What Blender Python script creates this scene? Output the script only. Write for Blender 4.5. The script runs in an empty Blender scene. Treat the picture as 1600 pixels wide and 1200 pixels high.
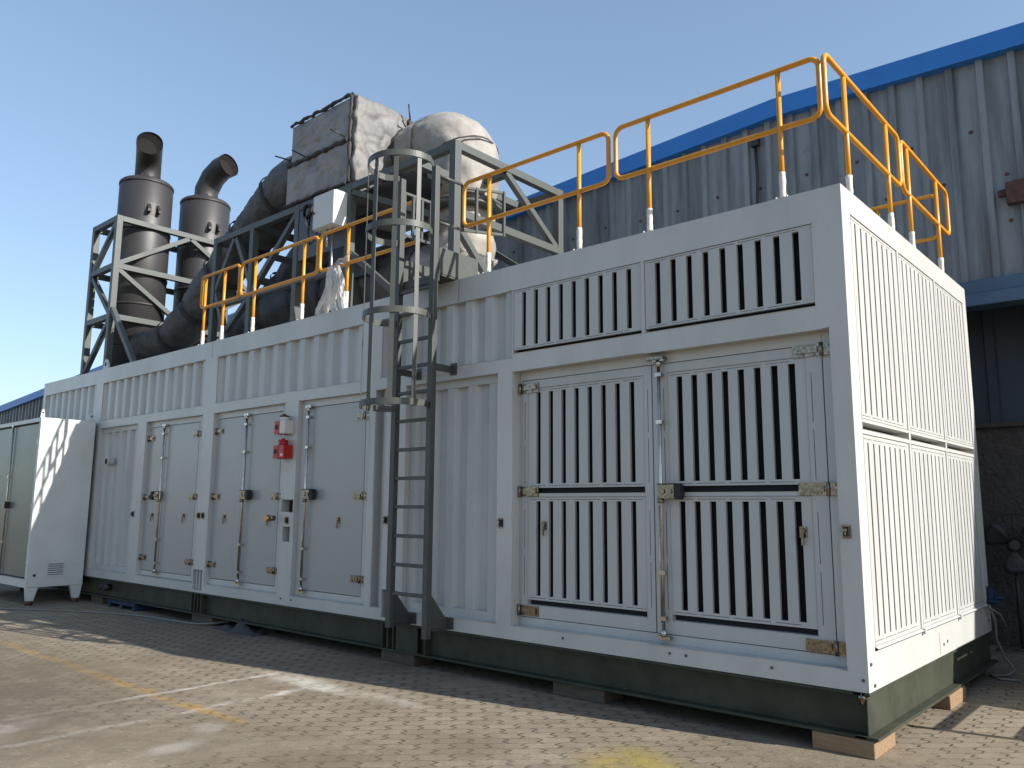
import bpy, bmesh, math, random
from mathutils import Vector, Matrix, noise as mnoise
random.seed(7)
R = math.radians
sc = bpy.context.scene
COL = sc.collection
GZ = -0.375            # ground level; z = 0 is the foot of the white container body

# ------------------------------------------------------------------ helpers
class MB:
    """collects shapes for ONE mesh object"""
    def __init__(s): s.v = []; s.f = []; s.m = []; s.sm = []; s.cur = 0
    def add(s, vs, fs, smooth=False):
        o = len(s.v); s.v += [tuple(p) for p in vs]
        for f in fs: s.f.append([i + o for i in f]); s.m.append(s.cur); s.sm.append(smooth)
    def box(s, x0, x1, y0, y1, z0, z1):
        s.add([(x0,y0,z0),(x1,y0,z0),(x1,y1,z0),(x0,y1,z0),(x0,y0,z1),(x1,y0,z1),(x1,y1,z1),(x0,y1,z1)],
              [(0,3,2,1),(4,5,6,7),(0,1,5,4),(1,2,6,5),(2,3,7,6),(3,0,4,7)])
    def bar(s, p, q, w, h=None, up=(0,0,1)):
        h = h or w; p = Vector(p); q = Vector(q); d = (q-p).normalized(); up = Vector(up)
        if abs(d.dot(up)) > .98: up = Vector((0,1,0))
        a = d.cross(up).normalized(); b = a.cross(d).normalized()
        vs = []
        for c in (p, q):
            for i, j in ((-1,-1),(1,-1),(1,1),(-1,1)): vs.append(c + a*(i*w/2) + b*(j*h/2))
        s.add(vs, [(0,1,2,3),(7,6,5,4),(0,4,5,1),(1,5,6,2),(2,6,7,3),(3,7,4,0)])
    def tube(s, pts, r, n=10, closed=False, caps=True, jitter=0, rng=None):
        pts = [Vector(p) for p in pts]; N = len(pts)
        rr = r if isinstance(r, (list, tuple)) else [r]*N
        T = []
        for i in range(N):
            a = pts[(i-1) % N] if (closed or i > 0) else pts[0]
            b = pts[(i+1) % N] if (closed or i < N-1) else pts[-1]
            T.append((b-a).normalized())
        u = Vector((0,0,1)) if abs(T[0].z) < .9 else Vector((1,0,0))
        u = (u - T[0]*u.dot(T[0])).normalized()
        vs = []
        for i in range(N):
            u = (u - T[i]*u.dot(T[i]))
            u = u.normalized() if u.length > 1e-6 else T[i].orthogonal().normalized()
            w = T[i].cross(u)
            for k in range(n):
                t = 2*math.pi*k/n
                q = rr[i] * (1 + (rng.uniform(-jitter, jitter) if rng else 0))
                vs.append(pts[i] + (u*math.cos(t) + w*math.sin(t))*q)
        fs = []
        for i in range(N if closed else N-1):
            j = (i+1) % N
            for k in range(n): fs.append((i*n+k, i*n+(k+1) % n, j*n+(k+1) % n, j*n+k))
        s.add(vs, fs, True)
        if caps and not closed:
            o = len(s.v) - N*n
            s.f.append([o+k for k in range(n)][::-1]); s.m.append(s.cur); s.sm.append(False)
            s.f.append([o+(N-1)*n+k for k in range(n)]); s.m.append(s.cur); s.sm.append(False)
    def cyl(s, p, q, r, n=16): s.tube([p, q], r, n)
    def grid(s, rows, smooth=False):
        n = len(rows[0]); vs = [p for r in rows for p in r]
        fs = [(i*n+k, i*n+k+1, (i+1)*n+k+1, (i+1)*n+k) for i in range(len(rows)-1) for k in range(n-1)]
        s.add(vs, fs, smooth)
    def pierced(s, fn, a0, a1, b0, b1, holes, depth, d0=0.0):
        """a flat sheet with rectangular holes and reveals; fn(a,b,d) -> point"""
        A = sorted({round(t, 4) for t in [a0, a1] + [h[0] for h in holes] + [h[1] for h in holes]})
        B = sorted({round(t, 4) for t in [b0, b1] + [h[2] for h in holes] + [h[3] for h in holes]})
        for i in range(len(A)-1):
            for j in range(len(B)-1):
                ca, cb = (A[i]+A[i+1])/2, (B[j]+B[j+1])/2
                if any(h[0] < ca < h[1] and h[2] < cb < h[3] for h in holes): continue
                s.add([fn(A[i],B[j],d0), fn(A[i+1],B[j],d0), fn(A[i+1],B[j+1],d0), fn(A[i],B[j+1],d0)], [(0,1,2,3)])
        for h in holes:
            dp = h[4] if len(h) > 4 else depth
            AA = [t for t in A if h[0]-1e-5 <= t <= h[1]+1e-5]; BB = [t for t in B if h[2]-1e-5 <= t <= h[3]+1e-5]
            for k in range(len(AA)-1):
                s.add([fn(AA[k],h[2],d0), fn(AA[k],h[2],dp), fn(AA[k+1],h[2],dp), fn(AA[k+1],h[2],d0)], [(0,1,2,3)])
                s.add([fn(AA[k],h[3],d0), fn(AA[k+1],h[3],d0), fn(AA[k+1],h[3],dp), fn(AA[k],h[3],dp)], [(0,1,2,3)])
            for k in range(len(BB)-1):
                s.add([fn(h[0],BB[k],d0), fn(h[0],BB[k+1],d0), fn(h[0],BB[k+1],dp), fn(h[0],BB[k],dp)], [(0,1,2,3)])
                s.add([fn(h[1],BB[k],d0), fn(h[1],BB[k],dp), fn(h[1],BB[k+1],dp), fn(h[1],BB[k+1],d0)], [(0,1,2,3)])
    def build(s, name, mats, parent=None, bevel=0, weld=True, recalc=True, segs=2):
        me = bpy.data.meshes.new(name); me.from_pydata(s.v, [], s.f)
        if not isinstance(mats, (list, tuple)): mats = [mats]
        for m in mats: me.materials.append(m)
        me.polygons.foreach_set('material_index', s.m); me.polygons.foreach_set('use_smooth', s.sm)
        bm = bmesh.new(); bm.from_mesh(me)
        if weld: bmesh.ops.remove_doubles(bm, verts=bm.verts, dist=2e-5)
        if recalc: bmesh.ops.recalc_face_normals(bm, faces=bm.faces)
        bm.to_mesh(me); bm.free(); me.update()
        o = bpy.data.objects.new(name, me); COL.objects.link(o)
        if parent: attach(o, parent)
        if bevel:
            b = o.modifiers.new('edge', 'BEVEL'); b.width = bevel; b.segments = segs; b.limit_method = 'ANGLE'; b.angle_limit = R(40)
        return o

def world_loc(o):
    v = Vector(o.location)
    while o.parent: o = o.parent; v += Vector(o.location)
    return v
def attach(o, parent):
    # meshes are written in world coordinates: shift their data so that parenting keeps them in place
    off = world_loc(parent)
    o.data.transform(Matrix.Translation(-off)); o.parent = parent
def thing(name, label, cat, loc=(0,0,0), group=None):
    o = bpy.data.objects.new(name, None); o.empty_display_size = .2; COL.objects.link(o); o.location = loc
    return tag(o, label, cat, group)
def tag(o, label=None, cat=None, group=None, kind=None):
    if label: o['label'] = label
    if cat: o['category'] = cat
    if group: o['group'] = group
    if kind: o['kind'] = kind
    return o
def struct(o): o['kind'] = 'structure'; return o
def copy_tree(o, parent=None):
    c = o.copy(); COL.objects.link(c)
    if parent: c.parent = parent
    for ch in list(o.children): copy_tree(ch, c)
    return c

def arc(c, r, a0, a1, n, ax, ay):
    c = Vector(c); ax = Vector(ax); ay = Vector(ay)
    return [c + ax*(r*math.cos(a0+(a1-a0)*k/n)) + ay*(r*math.sin(a0+(a1-a0)*k/n)) for k in range(n+1)]

# ------------------------------------------------------------------ materials
def nt(m): m.use_nodes = True; return m.node_tree
def mat(name, col, rough=.5, metal=0, var=.0, vscale=3.0, vcol=None, stretch=(1,1,1), bump=0, bscale=30, bdist=.004, spec=None, rvar=0, coat=0, trans=0, alpha=1, lo=.4, hi=.65):
    m = bpy.data.materials.new(name); t = nt(m); N = t.nodes; L = t.links; b = N['Principled BSDF']
    b.inputs['Base Color'].default_value = (*col, 1); b.inputs['Roughness'].default_value = rough; b.inputs['Metallic'].default_value = metal
    if spec is not None: b.inputs['Specular IOR Level'].default_value = spec
    if coat: b.inputs['Coat Weight'].default_value = coat; b.inputs['Coat Roughness'].default_value = .15
    if trans: b.inputs['Transmission Weight'].default_value = trans
    if alpha < 1: b.inputs['Alpha'].default_value = alpha
    if var or bump or rvar:
        g = N.new('ShaderNodeNewGeometry'); mp = N.new('ShaderNodeMapping'); mp.inputs['Scale'].default_value = stretch
        L.new(g.outputs['Position'], mp.inputs['Vector'])
    if var or rvar:
        n = N.new('ShaderNodeTexNoise'); n.inputs['Scale'].default_value = vscale; n.inputs['Detail'].default_value = 8; n.inputs['Roughness'].default_value = .65
        L.new(mp.outputs[0], n.inputs['Vector'])
        r = N.new('ShaderNodeMapRange'); r.inputs['From Min'].default_value = lo; r.inputs['From Max'].default_value = hi
        L.new(n.outputs['Fac'], r.inputs['Value'])
    if var:
        mx = N.new('ShaderNodeMix'); mx.data_type = 'RGBA'
        vc = vcol or tuple(c*.6 for c in col)
        mx.inputs['A'].default_value = (*col, 1); mx.inputs['B'].default_value = (*[c*(1-var)+d*var for c, d in zip(col, vc)], 1)
        L.new(r.outputs[0], mx.inputs['Factor']); L.new(mx.outputs['Result'], b.inputs['Base Color'])
    if rvar:
        r2 = N.new('ShaderNodeMapRange'); r2.inputs['To Min'].default_value = rough-rvar; r2.inputs['To Max'].default_value = rough+rvar
        L.new(n.outputs['Fac'], r2.inputs['Value']); L.new(r2.outputs[0], b.inputs['Roughness'])
    if bump:
        n2 = N.new('ShaderNodeTexNoise'); n2.inputs['Scale'].default_value = bscale; n2.inputs['Detail'].default_value = 6
        L.new(mp.outputs[0], n2.inputs['Vector'])
        bp = N.new('ShaderNodeBump'); bp.inputs['Strength'].default_value = bump; bp.inputs['Distance'].default_value = bdist
        L.new(n2.outputs['Fac'], bp.inputs['Height']); L.new(bp.outputs[0], b.inputs['Normal'])
    return m

M = {}
M['white'] = mat('container_paint', (0.4897,0.4814,0.4565), .34, var=.6, vscale=1.6, vcol=(0.3735,0.3735,0.3527), stretch=(1,1,.35), bump=.03, bscale=2.2, bdist=.02, rvar=.08)
M['panel'] = mat('corrugated_paint', (0.4565,0.4582,0.4441), .38, var=.6, vscale=2.5, vcol=(0.3403,0.3486,0.3403), stretch=(1,1,.2), rvar=.1)
M['door'] = mat('door_paint', (0.34,0.34,0.3315), .25, var=.5, vscale=.9, vcol=(0.306,0.306,0.2975), rvar=.05)
M['louvre'] = mat('louvre_paint', (.45,.445,.425), .36, var=.5, vscale=4, vcol=(.36,.36,.345), stretch=(1,1,.15))
M['black'] = mat('black_rubber', (.012,.012,.013), .7)
M['dark'] = mat('dark_interior', (.015,.015,.016), .9)
M['steel_gray'] = mat('green_grey_steel_paint', (.072,.080,.075), .45, var=.5, vscale=5, vcol=(.06,.066,.064), rvar=.1, spec=.35)
M['skid'] = mat('skid_green_paint', (0.0506,0.0552,0.03956), .5, var=.8, vscale=4, vcol=(0.02944,0.0322,0.023), rvar=.1, spec=.2)
M['ladder'] = mat('ladder_grey_paint', (.070,.075,.069), .45, var=.5, vscale=6, vcol=(.05,.054,.05), spec=.3)
M['chrome'] = mat('bright_zinc', (.36,.31,.25), .24, metal=1, var=.9, vscale=40, vcol=(.16,.13,.10), lo=.35, hi=.6, rvar=.1)
M['rod'] = mat('galvanised_rod', (.56,.53,.49), .2, metal=1, var=.7, vscale=8, vcol=(.34,.29,.24))
M['yellow'] = mat('yellow_paint', (0.5888,0.2484,0.00828), .38, var=.6, vscale=9, vcol=(0.46,0.184,0.0092))
M['wrap'] = mat('white_plastic_wrap', (0.612,0.578,0.527), .35, var=.6, vscale=30, vcol=(0.425,0.34,0.2125), bump=.5, bscale=60)
M['silencer'] = mat('charcoal_silencer_paint', (.030,.028,.029), .5, var=.6, vscale=3, vcol=(.02,.0185,.019), stretch=(1,1,.3), rvar=.1)
M['soot'] = mat('sooty_black_steel', (0.0221,0.0187,0.01785), .55, var=.5, vscale=7, vcol=(0.017,0.01445,0.0136))
M['cloth'] = mat('insulation_cloth', (.295,.272,.242), .62, var=.7, vscale=4, vcol=(.19,.176,.16), bump=.5, bscale=6, bdist=.03)
M['cloth_grey'] = mat('grey_insulation_cloth', (0.2565,0.2489,0.2422), .6, var=.8, vscale=3.5, vcol=(0.1425,0.1377,0.1377), bump=.6, bscale=6, bdist=.035)
M['cloth_side'] = mat('darker_side_cloth', (.15,.143,.138), .6, var=.8, vscale=3, vcol=(.075,.07,.07), bump=.6, bscale=6, bdist=.035)  # darker cloth for the right face of the padded box
M['cloth_dark'] = mat('dark_insulation_cloth', (.078,.075,.076), .58, var=.8, vscale=4, vcol=(.035,.034,.035), bump=.7, bscale=9, bdist=.03)  # cloth of the sloping and low ducts, darker than the box
M['seam'] = mat('black_seam_tape', (.03,.028,.027), .7, bump=.6, bscale=40)
M['foil'] = mat('crumpled_silver_foil', (.55,.52,.47), .4, metal=.55, var=.8, vscale=12, vcol=(.2,.17,.14), bump=1, bscale=14, bdist=.05)
M['ctrl'] = mat('control_box_enamel', (0.5084,0.5166,0.5084), .35)
M['plate'] = mat('slate_blue_plate', (.045,.052,.062), .45)
M['red'] = mat('red_plastic', (.42,.012,.010), .35)
M['ivory'] = mat('ivory_plastic', (0.595,0.5695,0.51), .4)
M['clearplastic'] = mat('clear_plastic_film', (.75,.73,.70), .25, var=.5, vscale=20, vcol=(.55,.52,.48), bump=.8, bscale=25, bdist=.02, alpha=.62)
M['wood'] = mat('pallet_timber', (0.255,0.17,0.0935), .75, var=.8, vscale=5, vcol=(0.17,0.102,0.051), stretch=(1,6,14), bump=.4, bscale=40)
M['cab'] = mat('cabinet_white_paint', (0.574,0.5904,0.574), .36, var=.6, vscale=1.8, vcol=(0.4592,0.4756,0.4592), rvar=.08)
M['cabdoor'] = mat('cabinet_door_grey_green', (.12,.14,.13), .28, var=.5, vscale=1.5, vcol=(.09,.11,.10), rvar=.07)
M['clad'] = mat('grey_blue_cladding', (0.205,0.228,0.243), .5, var=.9, vscale=2.2, vcol=(0.095,0.105,0.115), stretch=(2.5,1,.25), rvar=.1)
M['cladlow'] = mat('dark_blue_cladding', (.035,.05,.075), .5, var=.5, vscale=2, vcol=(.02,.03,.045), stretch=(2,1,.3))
M['bluetrim'] = mat('blue_roof_trim', (.02,.17,.52), .42, var=.4, vscale=3, vcol=(.014,.12,.38))
M['bluegutter'] = mat('faded_blue_gutter', (.055,.11,.18), .5, var=.5, vscale=3, vcol=(.035,.07,.12))
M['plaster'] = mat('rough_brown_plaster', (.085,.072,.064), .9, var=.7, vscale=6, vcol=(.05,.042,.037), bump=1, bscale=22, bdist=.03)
M['rust'] = mat('rusty_metal', (.10,.045,.03), .8, var=.8, vscale=12, vcol=(.03,.02,.018))
M['fan'] = mat('dusty_black_fan', (.03,.03,.032), .5)
M['blueplastic'] = mat('blue_plastic', (.006,.022,.06), .6)
M['cable'] = mat('pale_grey_cable', (.17,.165,.15), .6)
M['shade_wood'] = mat('shade_dark_timber', (.10,.075,.055), .85, var=.8, vscale=6, vcol=(.05,.035,.025), stretch=(1,6,14))  # darker timber: the shade on the blocks is put into its colour
M['blackcable'] = mat('black_cable', (.02,.02,.02), .5)
M['rag'] = mat('grey_rag', (.05,.05,.05), .9, bump=.8, bscale=30, bdist=.02)
M['copper'] = mat('brass_fitting', (.5,.28,.13), .3, metal=1)
M['grille'] = mat('outlet_mesh_dark', (.008,.007,.007), .9)
M['mesh'] = mat('outlet_wire', (.018,.014,.012), .8)
M['concrete'] = mat('roof_sheet', (.5,.5,.48), .7)

def scuff(m, col, amt=.5):
    t = m.node_tree; N = t.nodes; L = t.links; b = N['Principled BSDF']; src = b.inputs['Base Color'].links[0].from_socket
    g = N.new('ShaderNodeNewGeometry'); last = src
    for sc_, st, lo, hi, a in ((3.0, (1, 1, 1), .66, .72, amt), (9.0, (3.5, 3.5, .35), .68, .76, amt*.8), (1.3, (6, 6, .22), .60, .74, amt*.5)):
        mp = N.new('ShaderNodeMapping'); mp.inputs['Scale'].default_value = st; L.new(g.outputs['Position'], mp.inputs['Vector'])
        n = N.new('ShaderNodeTexNoise'); n.inputs['Scale'].default_value = sc_; n.inputs['Detail'].default_value = 10; n.inputs['Roughness'].default_value = .72; L.new(mp.outputs[0], n.inputs['Vector'])
        r = N.new('ShaderNodeMapRange'); r.inputs['From Min'].default_value = lo; r.inputs['From Max'].default_value = hi; r.inputs['To Max'].default_value = a; L.new(n.outputs['Fac'], r.inputs['Value'])
        mx = N.new('ShaderNodeMix'); mx.data_type = 'RGBA'; mx.inputs['B'].default_value = (*col, 1); L.new(r.outputs[0], mx.inputs['Factor']); L.new(last, mx.inputs['A']); last = mx.outputs['Result']
    L.new(last, b.inputs['Base Color'])
for k_, c_ in (('white', (.22,.20,.17)), ('panel', (.22,.20,.17)), ('louvre', (.22,.20,.17)), ('door', (.20,.18,.16)), ('cab', (.22,.20,.17)), ('yellow', (.16,.07,.02)), ('clad', (.06,.06,.06)), ('ladder', (.16,.10,.06)), ('steel_gray', (.14,.09,.06))):
    scuff(M[k_], c_)

def ground_material():
    m = bpy.data.materials.new('interlocking_pavers'); t = nt(m); N = t.nodes; L = t.links; bs = N['Principled BSDF']
    def node(k, **kw):
        n = N.new(k)
        for a, b in kw.items(): setattr(n, a, b)
        return n
    def mth(op, a, b=None, c=None):
        n = node('ShaderNodeMath', operation=op)
        for i, x in enumerate((a, b, c)):
            if x is None: continue
            if isinstance(x, (int, float)): n.inputs[i].default_value = x
            else: L.new(x, n.inputs[i])
        return n.outputs[0]
    def rng(x, a, b, c=0., d=1., smooth=True):
        n = node('ShaderNodeMapRange'); n.interpolation_type = 'SMOOTHSTEP' if smooth else 'LINEAR'
        L.new(x, n.inputs['Value'])
        for i, v in zip(('From Min','From Max','To Min','To Max'), (a,b,c,d)): n.inputs[i].default_value = v
        return n.outputs[0]
    def mix(f, a, b, mode='MIX'):
        n = node('ShaderNodeMix', data_type='RGBA', blend_type=mode)
        if isinstance(f, (int, float)): n.inputs['Factor'].default_value = f
        else: L.new(f, n.inputs['Factor'])
        for s, x in (('A', a), ('B', b)):
            if isinstance(x, tuple): n.inputs[s].default_value = (*x, 1)
            else: L.new(x, n.inputs[s])
        return n.outputs['Result']
    g = node('ShaderNodeNewGeometry'); sp = node('ShaderNodeSeparateXYZ'); L.new(g.outputs['Position'], sp.inputs[0])
    X, Y = sp.outputs['X'], sp.outputs['Y']
    def noise(scale, detail=6, rough=.6, vec=None):
        n = node('ShaderNodeTexNoise'); n.inputs['Scale'].default_value = scale; n.inputs['Detail'].default_value = detail; n.inputs['Roughness'].default_value = rough
        L.new(vec or g.outputs['Position'], n.inputs['Vector']); return n.outputs['Fac']
    c45 = math.sqrt(.5)
    wob = mth('MULTIPLY', mth('SUBTRACT', noise(1.1, 2), .5), .05)
    U = mth('ADD', mth('MULTIPLY', mth('SUBTRACT', X, Y), c45), wob)
    V = mth('ADD', mth('MULTIPLY', mth('ADD', X, Y), c45), wob)
    zig = mth('SUBTRACT', mth('MULTIPLY', mth('PINGPONG', mth('ADD', U, 55.0), .0366667), 1.0), .0183)
    zag = mth('SUBTRACT', mth('MULTIPLY', mth('PINGPONG', mth('ADD', V, 50.0), .055), .22), .006)
    cv = node('ShaderNodeCombineXYZ'); L.new(mth('MULTIPLY', mth('ADD', V, mth('MULTIPLY', zig, 1.15)), .3), cv.inputs[0]); L.new(mth('ADD', U, zag), cv.inputs[1])
    br = node('ShaderNodeTexBrick'); L.new(cv.outputs[0], br.inputs['Vector'])
    br.offset = .5; br.inputs['Scale'].default_value = 1; br.inputs['Mortar Size'].default_value = .0028; br.inputs['Mortar Smooth'].default_value = .15
    br.inputs['Brick Width'].default_value = .0645; br.inputs['Row Height'].default_value = .11; br.inputs['Bias'].default_value = 0
    br.inputs['Color1'].default_value = (.205,.168,.122,1); br.inputs['Color2'].default_value = (.265,.221,.163,1); br.inputs['Mortar'].default_value = (.036,.028,.021,1)
    col = br.outputs['Color']
    b2 = node('ShaderNodeTexBrick'); L.new(cv.outputs[0], b2.inputs['Vector']); b2.offset = .5; b2.inputs['Scale'].default_value = 1; b2.inputs['Mortar Size'].default_value = .0026
    b2.inputs['Brick Width'].default_value = .0645; b2.inputs['Row Height'].default_value = .11
    b2.inputs['Color1'].default_value = (0,0,0,1); b2.inputs['Color2'].default_value = (1,1,1,1); b2.inputs['Mortar'].default_value = (0,0,0,1)
    per = node('ShaderNodeSeparateColor'); L.new(b2.outputs['Color'], per.inputs[0]); per = per.outputs[0]
    col = mix(mth('MULTIPLY', rng(per, .72, 1.0), .45), col, (.20,.155,.105))
    # sand filled joints in places
    jf = mth('MULTIPLY', br.outputs['Fac'], rng(noise(.8, 3), .52, .64))
    col = mix(mth('MULTIPLY', jf, .8), col, (0.420,0.361,0.260))
    # blotchy dirt and wear
    big = noise(.55, 8, .62); col = mix(mth('MULTIPLY', rng(big, .44, .64), .62), col, (0.143,0.111,0.077))
    col = mix(mth('MULTIPLY', rng(noise(1.7, 8, .7), .5, .72), .35), col, (0.420,0.357,0.256))
    fine = noise(38, 6, .75); col = mix(mth('MULTIPLY', rng(fine, .45, .75), .35), col, (0.151,0.119,0.084))
    strk = node('ShaderNodeCombineXYZ'); L.new(mth('MULTIPLY', V, 3.0), strk.inputs[0]); L.new(mth('MULTIPLY', U, 16.0), strk.inputs[1])
    col = mix(mth('MULTIPLY', rng(noise(1, 4, .7, strk.outputs[0]), .5, .7), .4), col, (0.155,0.123,0.088))
    # distorted coordinates for hand made edges
    dx = mth('ADD', X, mth('MULTIPLY', mth('SUBTRACT', noise(3.0, 4), .5), .16)); dy = mth('ADD', Y, mth('MULTIPLY', mth('SUBTRACT', noise(2.6, 4), .5), .16))
    def band(coord, c, w, soft): # 1 inside
        return rng(mth('ABSOLUTE', mth('SUBTRACT', coord, c)), w+soft, max(w-soft, 0))
    def span(coord, a, b, soft=.15): return mth('MULTIPLY', rng(coord, a-soft, a+soft), rng(coord, b+soft, b-soft))
    wear = rng(noise(5, 7, .75), .36, .56); wear2 = rng(noise(2.4, 6, .7), .40, .60)
    # worn yellow line
    yl = mth('MULTIPLY', mth('MULTIPLY', band(dy, -2.07, .055, .022), span(X, -14.0, -3.45, .2)), mth('MULTIPLY', mth('ADD', mth('MULTIPLY', wear, .7), .22), mth('ADD', mth('MULTIPLY', per, .55), .45)))
    col = mix(mth('MULTIPLY', yl, .85), col, (0.420,0.252,0.046))
    # two white chalky lines and their spills
    for cx, y0, y1, w in ((-4.715, -7.0, -1.05, .022), (-4.02, -3.35, -1.05, .032)):
        wl = mth('MULTIPLY', mth('MULTIPLY', band(dx, cx, w, .035), span(Y, y0, y1, .12)), mth('MULTIPLY', mth('ADD', mth('MULTIPLY', wear2, .85), .22), mth('ADD', mth('MULTIPLY', per, .5), .5)))
        col = mix(mth('MULTIPLY', wl, .9), col, (0.554,0.521,0.462))
    def blob(cx, cy, rx, ry, amt, c):
        nonlocal col
        d = mth('SQRT', mth('ADD', mth('POWER', mth('DIVIDE', mth('SUBTRACT', dx, cx), rx), 2), mth('POWER', mth('DIVIDE', mth('SUBTRACT', dy, cy), ry), 2)))
        f = mth('MULTIPLY', mth('MULTIPLY', rng(d, 1.25, .25), mth('ADD', mth('MULTIPLY', wear2, .6), .4)), amt)
        col = mix(f, col, c)
    blob(-4.5,-3.25,.2,.36,.95,(0.554,0.521,0.462)); blob(-4.35,-1.02,.55,.16,.75,(0.521,0.487,0.420)); blob(-3.95,-1.05,.4,.12,.75,(0.521,0.487,0.420))
    blob(-3.25,-2.62,.12,.2,.7,(0.538,0.504,0.445)); blob(-3.5,-2.28,.16,.14,.6,(0.504,0.470,0.403)); blob(-3.3,-.95,.5,.1,.5,(0.487,0.445,0.378))
    blob(-1.05,-1.0,.35,.35,.7,(0.302,0.227,0.046)); blob(-.75,-1.1,.5,.3,.45,(0.302,0.235,0.059))
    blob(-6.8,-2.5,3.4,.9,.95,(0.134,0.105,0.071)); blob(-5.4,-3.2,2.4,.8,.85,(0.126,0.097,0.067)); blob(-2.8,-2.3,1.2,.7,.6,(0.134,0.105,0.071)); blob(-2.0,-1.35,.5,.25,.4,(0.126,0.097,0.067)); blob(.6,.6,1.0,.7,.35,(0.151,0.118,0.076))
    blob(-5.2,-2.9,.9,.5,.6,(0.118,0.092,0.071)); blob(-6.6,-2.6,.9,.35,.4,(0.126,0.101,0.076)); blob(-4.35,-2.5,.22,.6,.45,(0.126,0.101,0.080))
    L.new(col, bs.inputs['Base Color'])
    bs.inputs['Roughness'].default_value = .82; bs.inputs['Specular IOR Level'].default_value = .3
    h = mth('ADD', mth('MULTIPLY', br.outputs['Fac'], -1.0), mth('MULTIPLY', noise(60, 4, .7), .35))
    h = mth('ADD', h, mth('MULTIPLY', noise(4, 3), .8))
    bp = node('ShaderNodeBump'); bp.inputs['Strength'].default_value = .75; bp.inputs['Distance'].default_value = .022
    L.new(h, bp.inputs['Height']); L.new(bp.outputs[0], bs.inputs['Normal'])
    return m
M['ground'] = ground_material()

# ------------------------------------------------------------------ ground
g = MB(); g.grid([[(-300,-300,GZ),(300,-300,GZ)],[(-300,300,GZ),(300,300,GZ)]])
struct(g.build('paved_ground', M['ground'], recalc=False))

# ------------------------------------------------------------------ container
H, W, LN = 3.2, 3.4, 13.96
front = lambda a, b, d: (a, d, b)
endf = lambda a, b, d: (-d, a, b)
C = thing('generator_container', 'long pale grey corrugated generator container with louvred doors standing on a dark steel skid', 'container', (0, 0, GZ))

UP = [(-13.85,-11.70),(-11.42,-8.22),(-7.90,-4.93),(-4.62,-2.85)]
LO = [(-13.85,-11.68),(-11.40,-10.09),(-4.68,-4.52),(-4.22,-3.01)]
D2, D3, D4, D7 = (-9.80,-8.20), (-7.91,-6.31), (-6.04,-4.78), (-2.84,-.12)
holes = [(a, b, 2.37, 2.975, .09) for a, b in UP] + [(a, b, .115, 2.25, .12) for a, b in LO]
holes += [(D2[0], D2[1], .11, 2.25, .20), (D3[0], D3[1], .115, 2.25, .20), (D4[0], D4[1], .115, 2.25, .20), (D7[0], D7[1], .115, 2.25, .22)]
UL = [(-2.835,-1.53),(-1.50,-.20)]
holes += [(a, b, 2.405, 2.97, .12) for a, b in UL]
FP = [(-8.185,-7.955),(-4.505,-4.285)]
holes += [(a, b, .035, .28 if i == 0 else .29, .2) for i, (a, b) in enumerate(FP)]
holes = [h for h in holes]
ES = [(-6.285,-6.06,1.01,1.15,.12),(-6.24,-6.10,.69,.85,.13)]
holes += ES
f = MB(); f.pierced(front, -LN, 0, 0, H, holes, .1)
EP = [(.15,1.17),(1.22,2.215),(2.265,3.24)]
eh = [(a, b, 1.665, 3.03, .1) for a, b in EP] + [(a, b, .25, 1.565, .1) for a, b in EP] + [(a, b, 1.595, 1.640, .12) for a, b in EP]
f.pierced(endf, 0, W, 0, H, eh, .1)
f.add([(-LN,0,H),(0,0,H),(0,W,H),(-LN,W,H)], [(0,1,2,3)])
f.add([(-LN,0,0),(0,0,0),(0,W,0),(-LN,W,0)], [(3,2,1,0)])
f.add([(-LN,W,0),(0,W,0),(0,W,H),(-LN,W,H)], [(3,2,1,0)])
f.add([(-LN,0,0),(-LN,0,H),(-LN,W,H),(-LN,W,0)], [(3,2,1,0)])
f.build('container_frame', M['white'], C, bevel=.007, recalc=False)

def corrugated(x0, x1, z0, z1, yo, yi, margin=0.0, pitch=.262):
    m = MB()
    xs = [(x0, yo)] if not margin else [(x0, yo), (x0+margin, yo)]
    a, b = x0 + max(margin, .0), x1 - margin
    n = max(1, round((b-a)/pitch)); p = (b-a)/n
    for k in range(n):
        s = a + k*p
        xs += [(s + p*.15, yi), (s + p*.50, yi), (s + p*.65, yo), (s + p, yo)]
    if margin: xs.append((x1, yo))
    pts = []
    for q in xs:
        if not pts or q[0] > pts[-1][0] + 1e-5: pts.append(q)
    # outward side strips between the corrugation and the opening above and below
    m.grid([[(x, y, z0) for x, y in pts], [(x, y, z1) for x, y in pts]])
    return m
for a, b in UP: corrugated(a, b, 2.37, 2.975, .018, .066).build('corrugated_panel', M['panel'], C, recalc=False)
corrugated(LO[0][0], LO[0][1], .115, 2.25, .05, .09).build('corrugated_panel', M['panel'], C, recalc=False)
for (a, b), mg in ((LO[1], .10), (LO[3], .07)):
    m = corrugated(a+mg, b-mg, .19, 2.18, .064, .114)
    # flat border of the removable panel
    for bx in ((a, a+mg, .115, 2.25), (b-mg, b, .115, 2.25), (a+mg, b-mg, .115, .19), (a+mg, b-mg, 2.18, 2.25)):
        m.box(bx[0], bx[1], .058, .115, bx[2], bx[3])
    m.build('corrugated_panel', M['panel'], C, recalc=False)
m = MB(); m.box(-4.68, -4.52, .10, .115, .115, 2.25); m.box(-4.62, -4.575, .06, .1, .115, 2.25); m.build('corrugated_panel', M['panel'], C)

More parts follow.
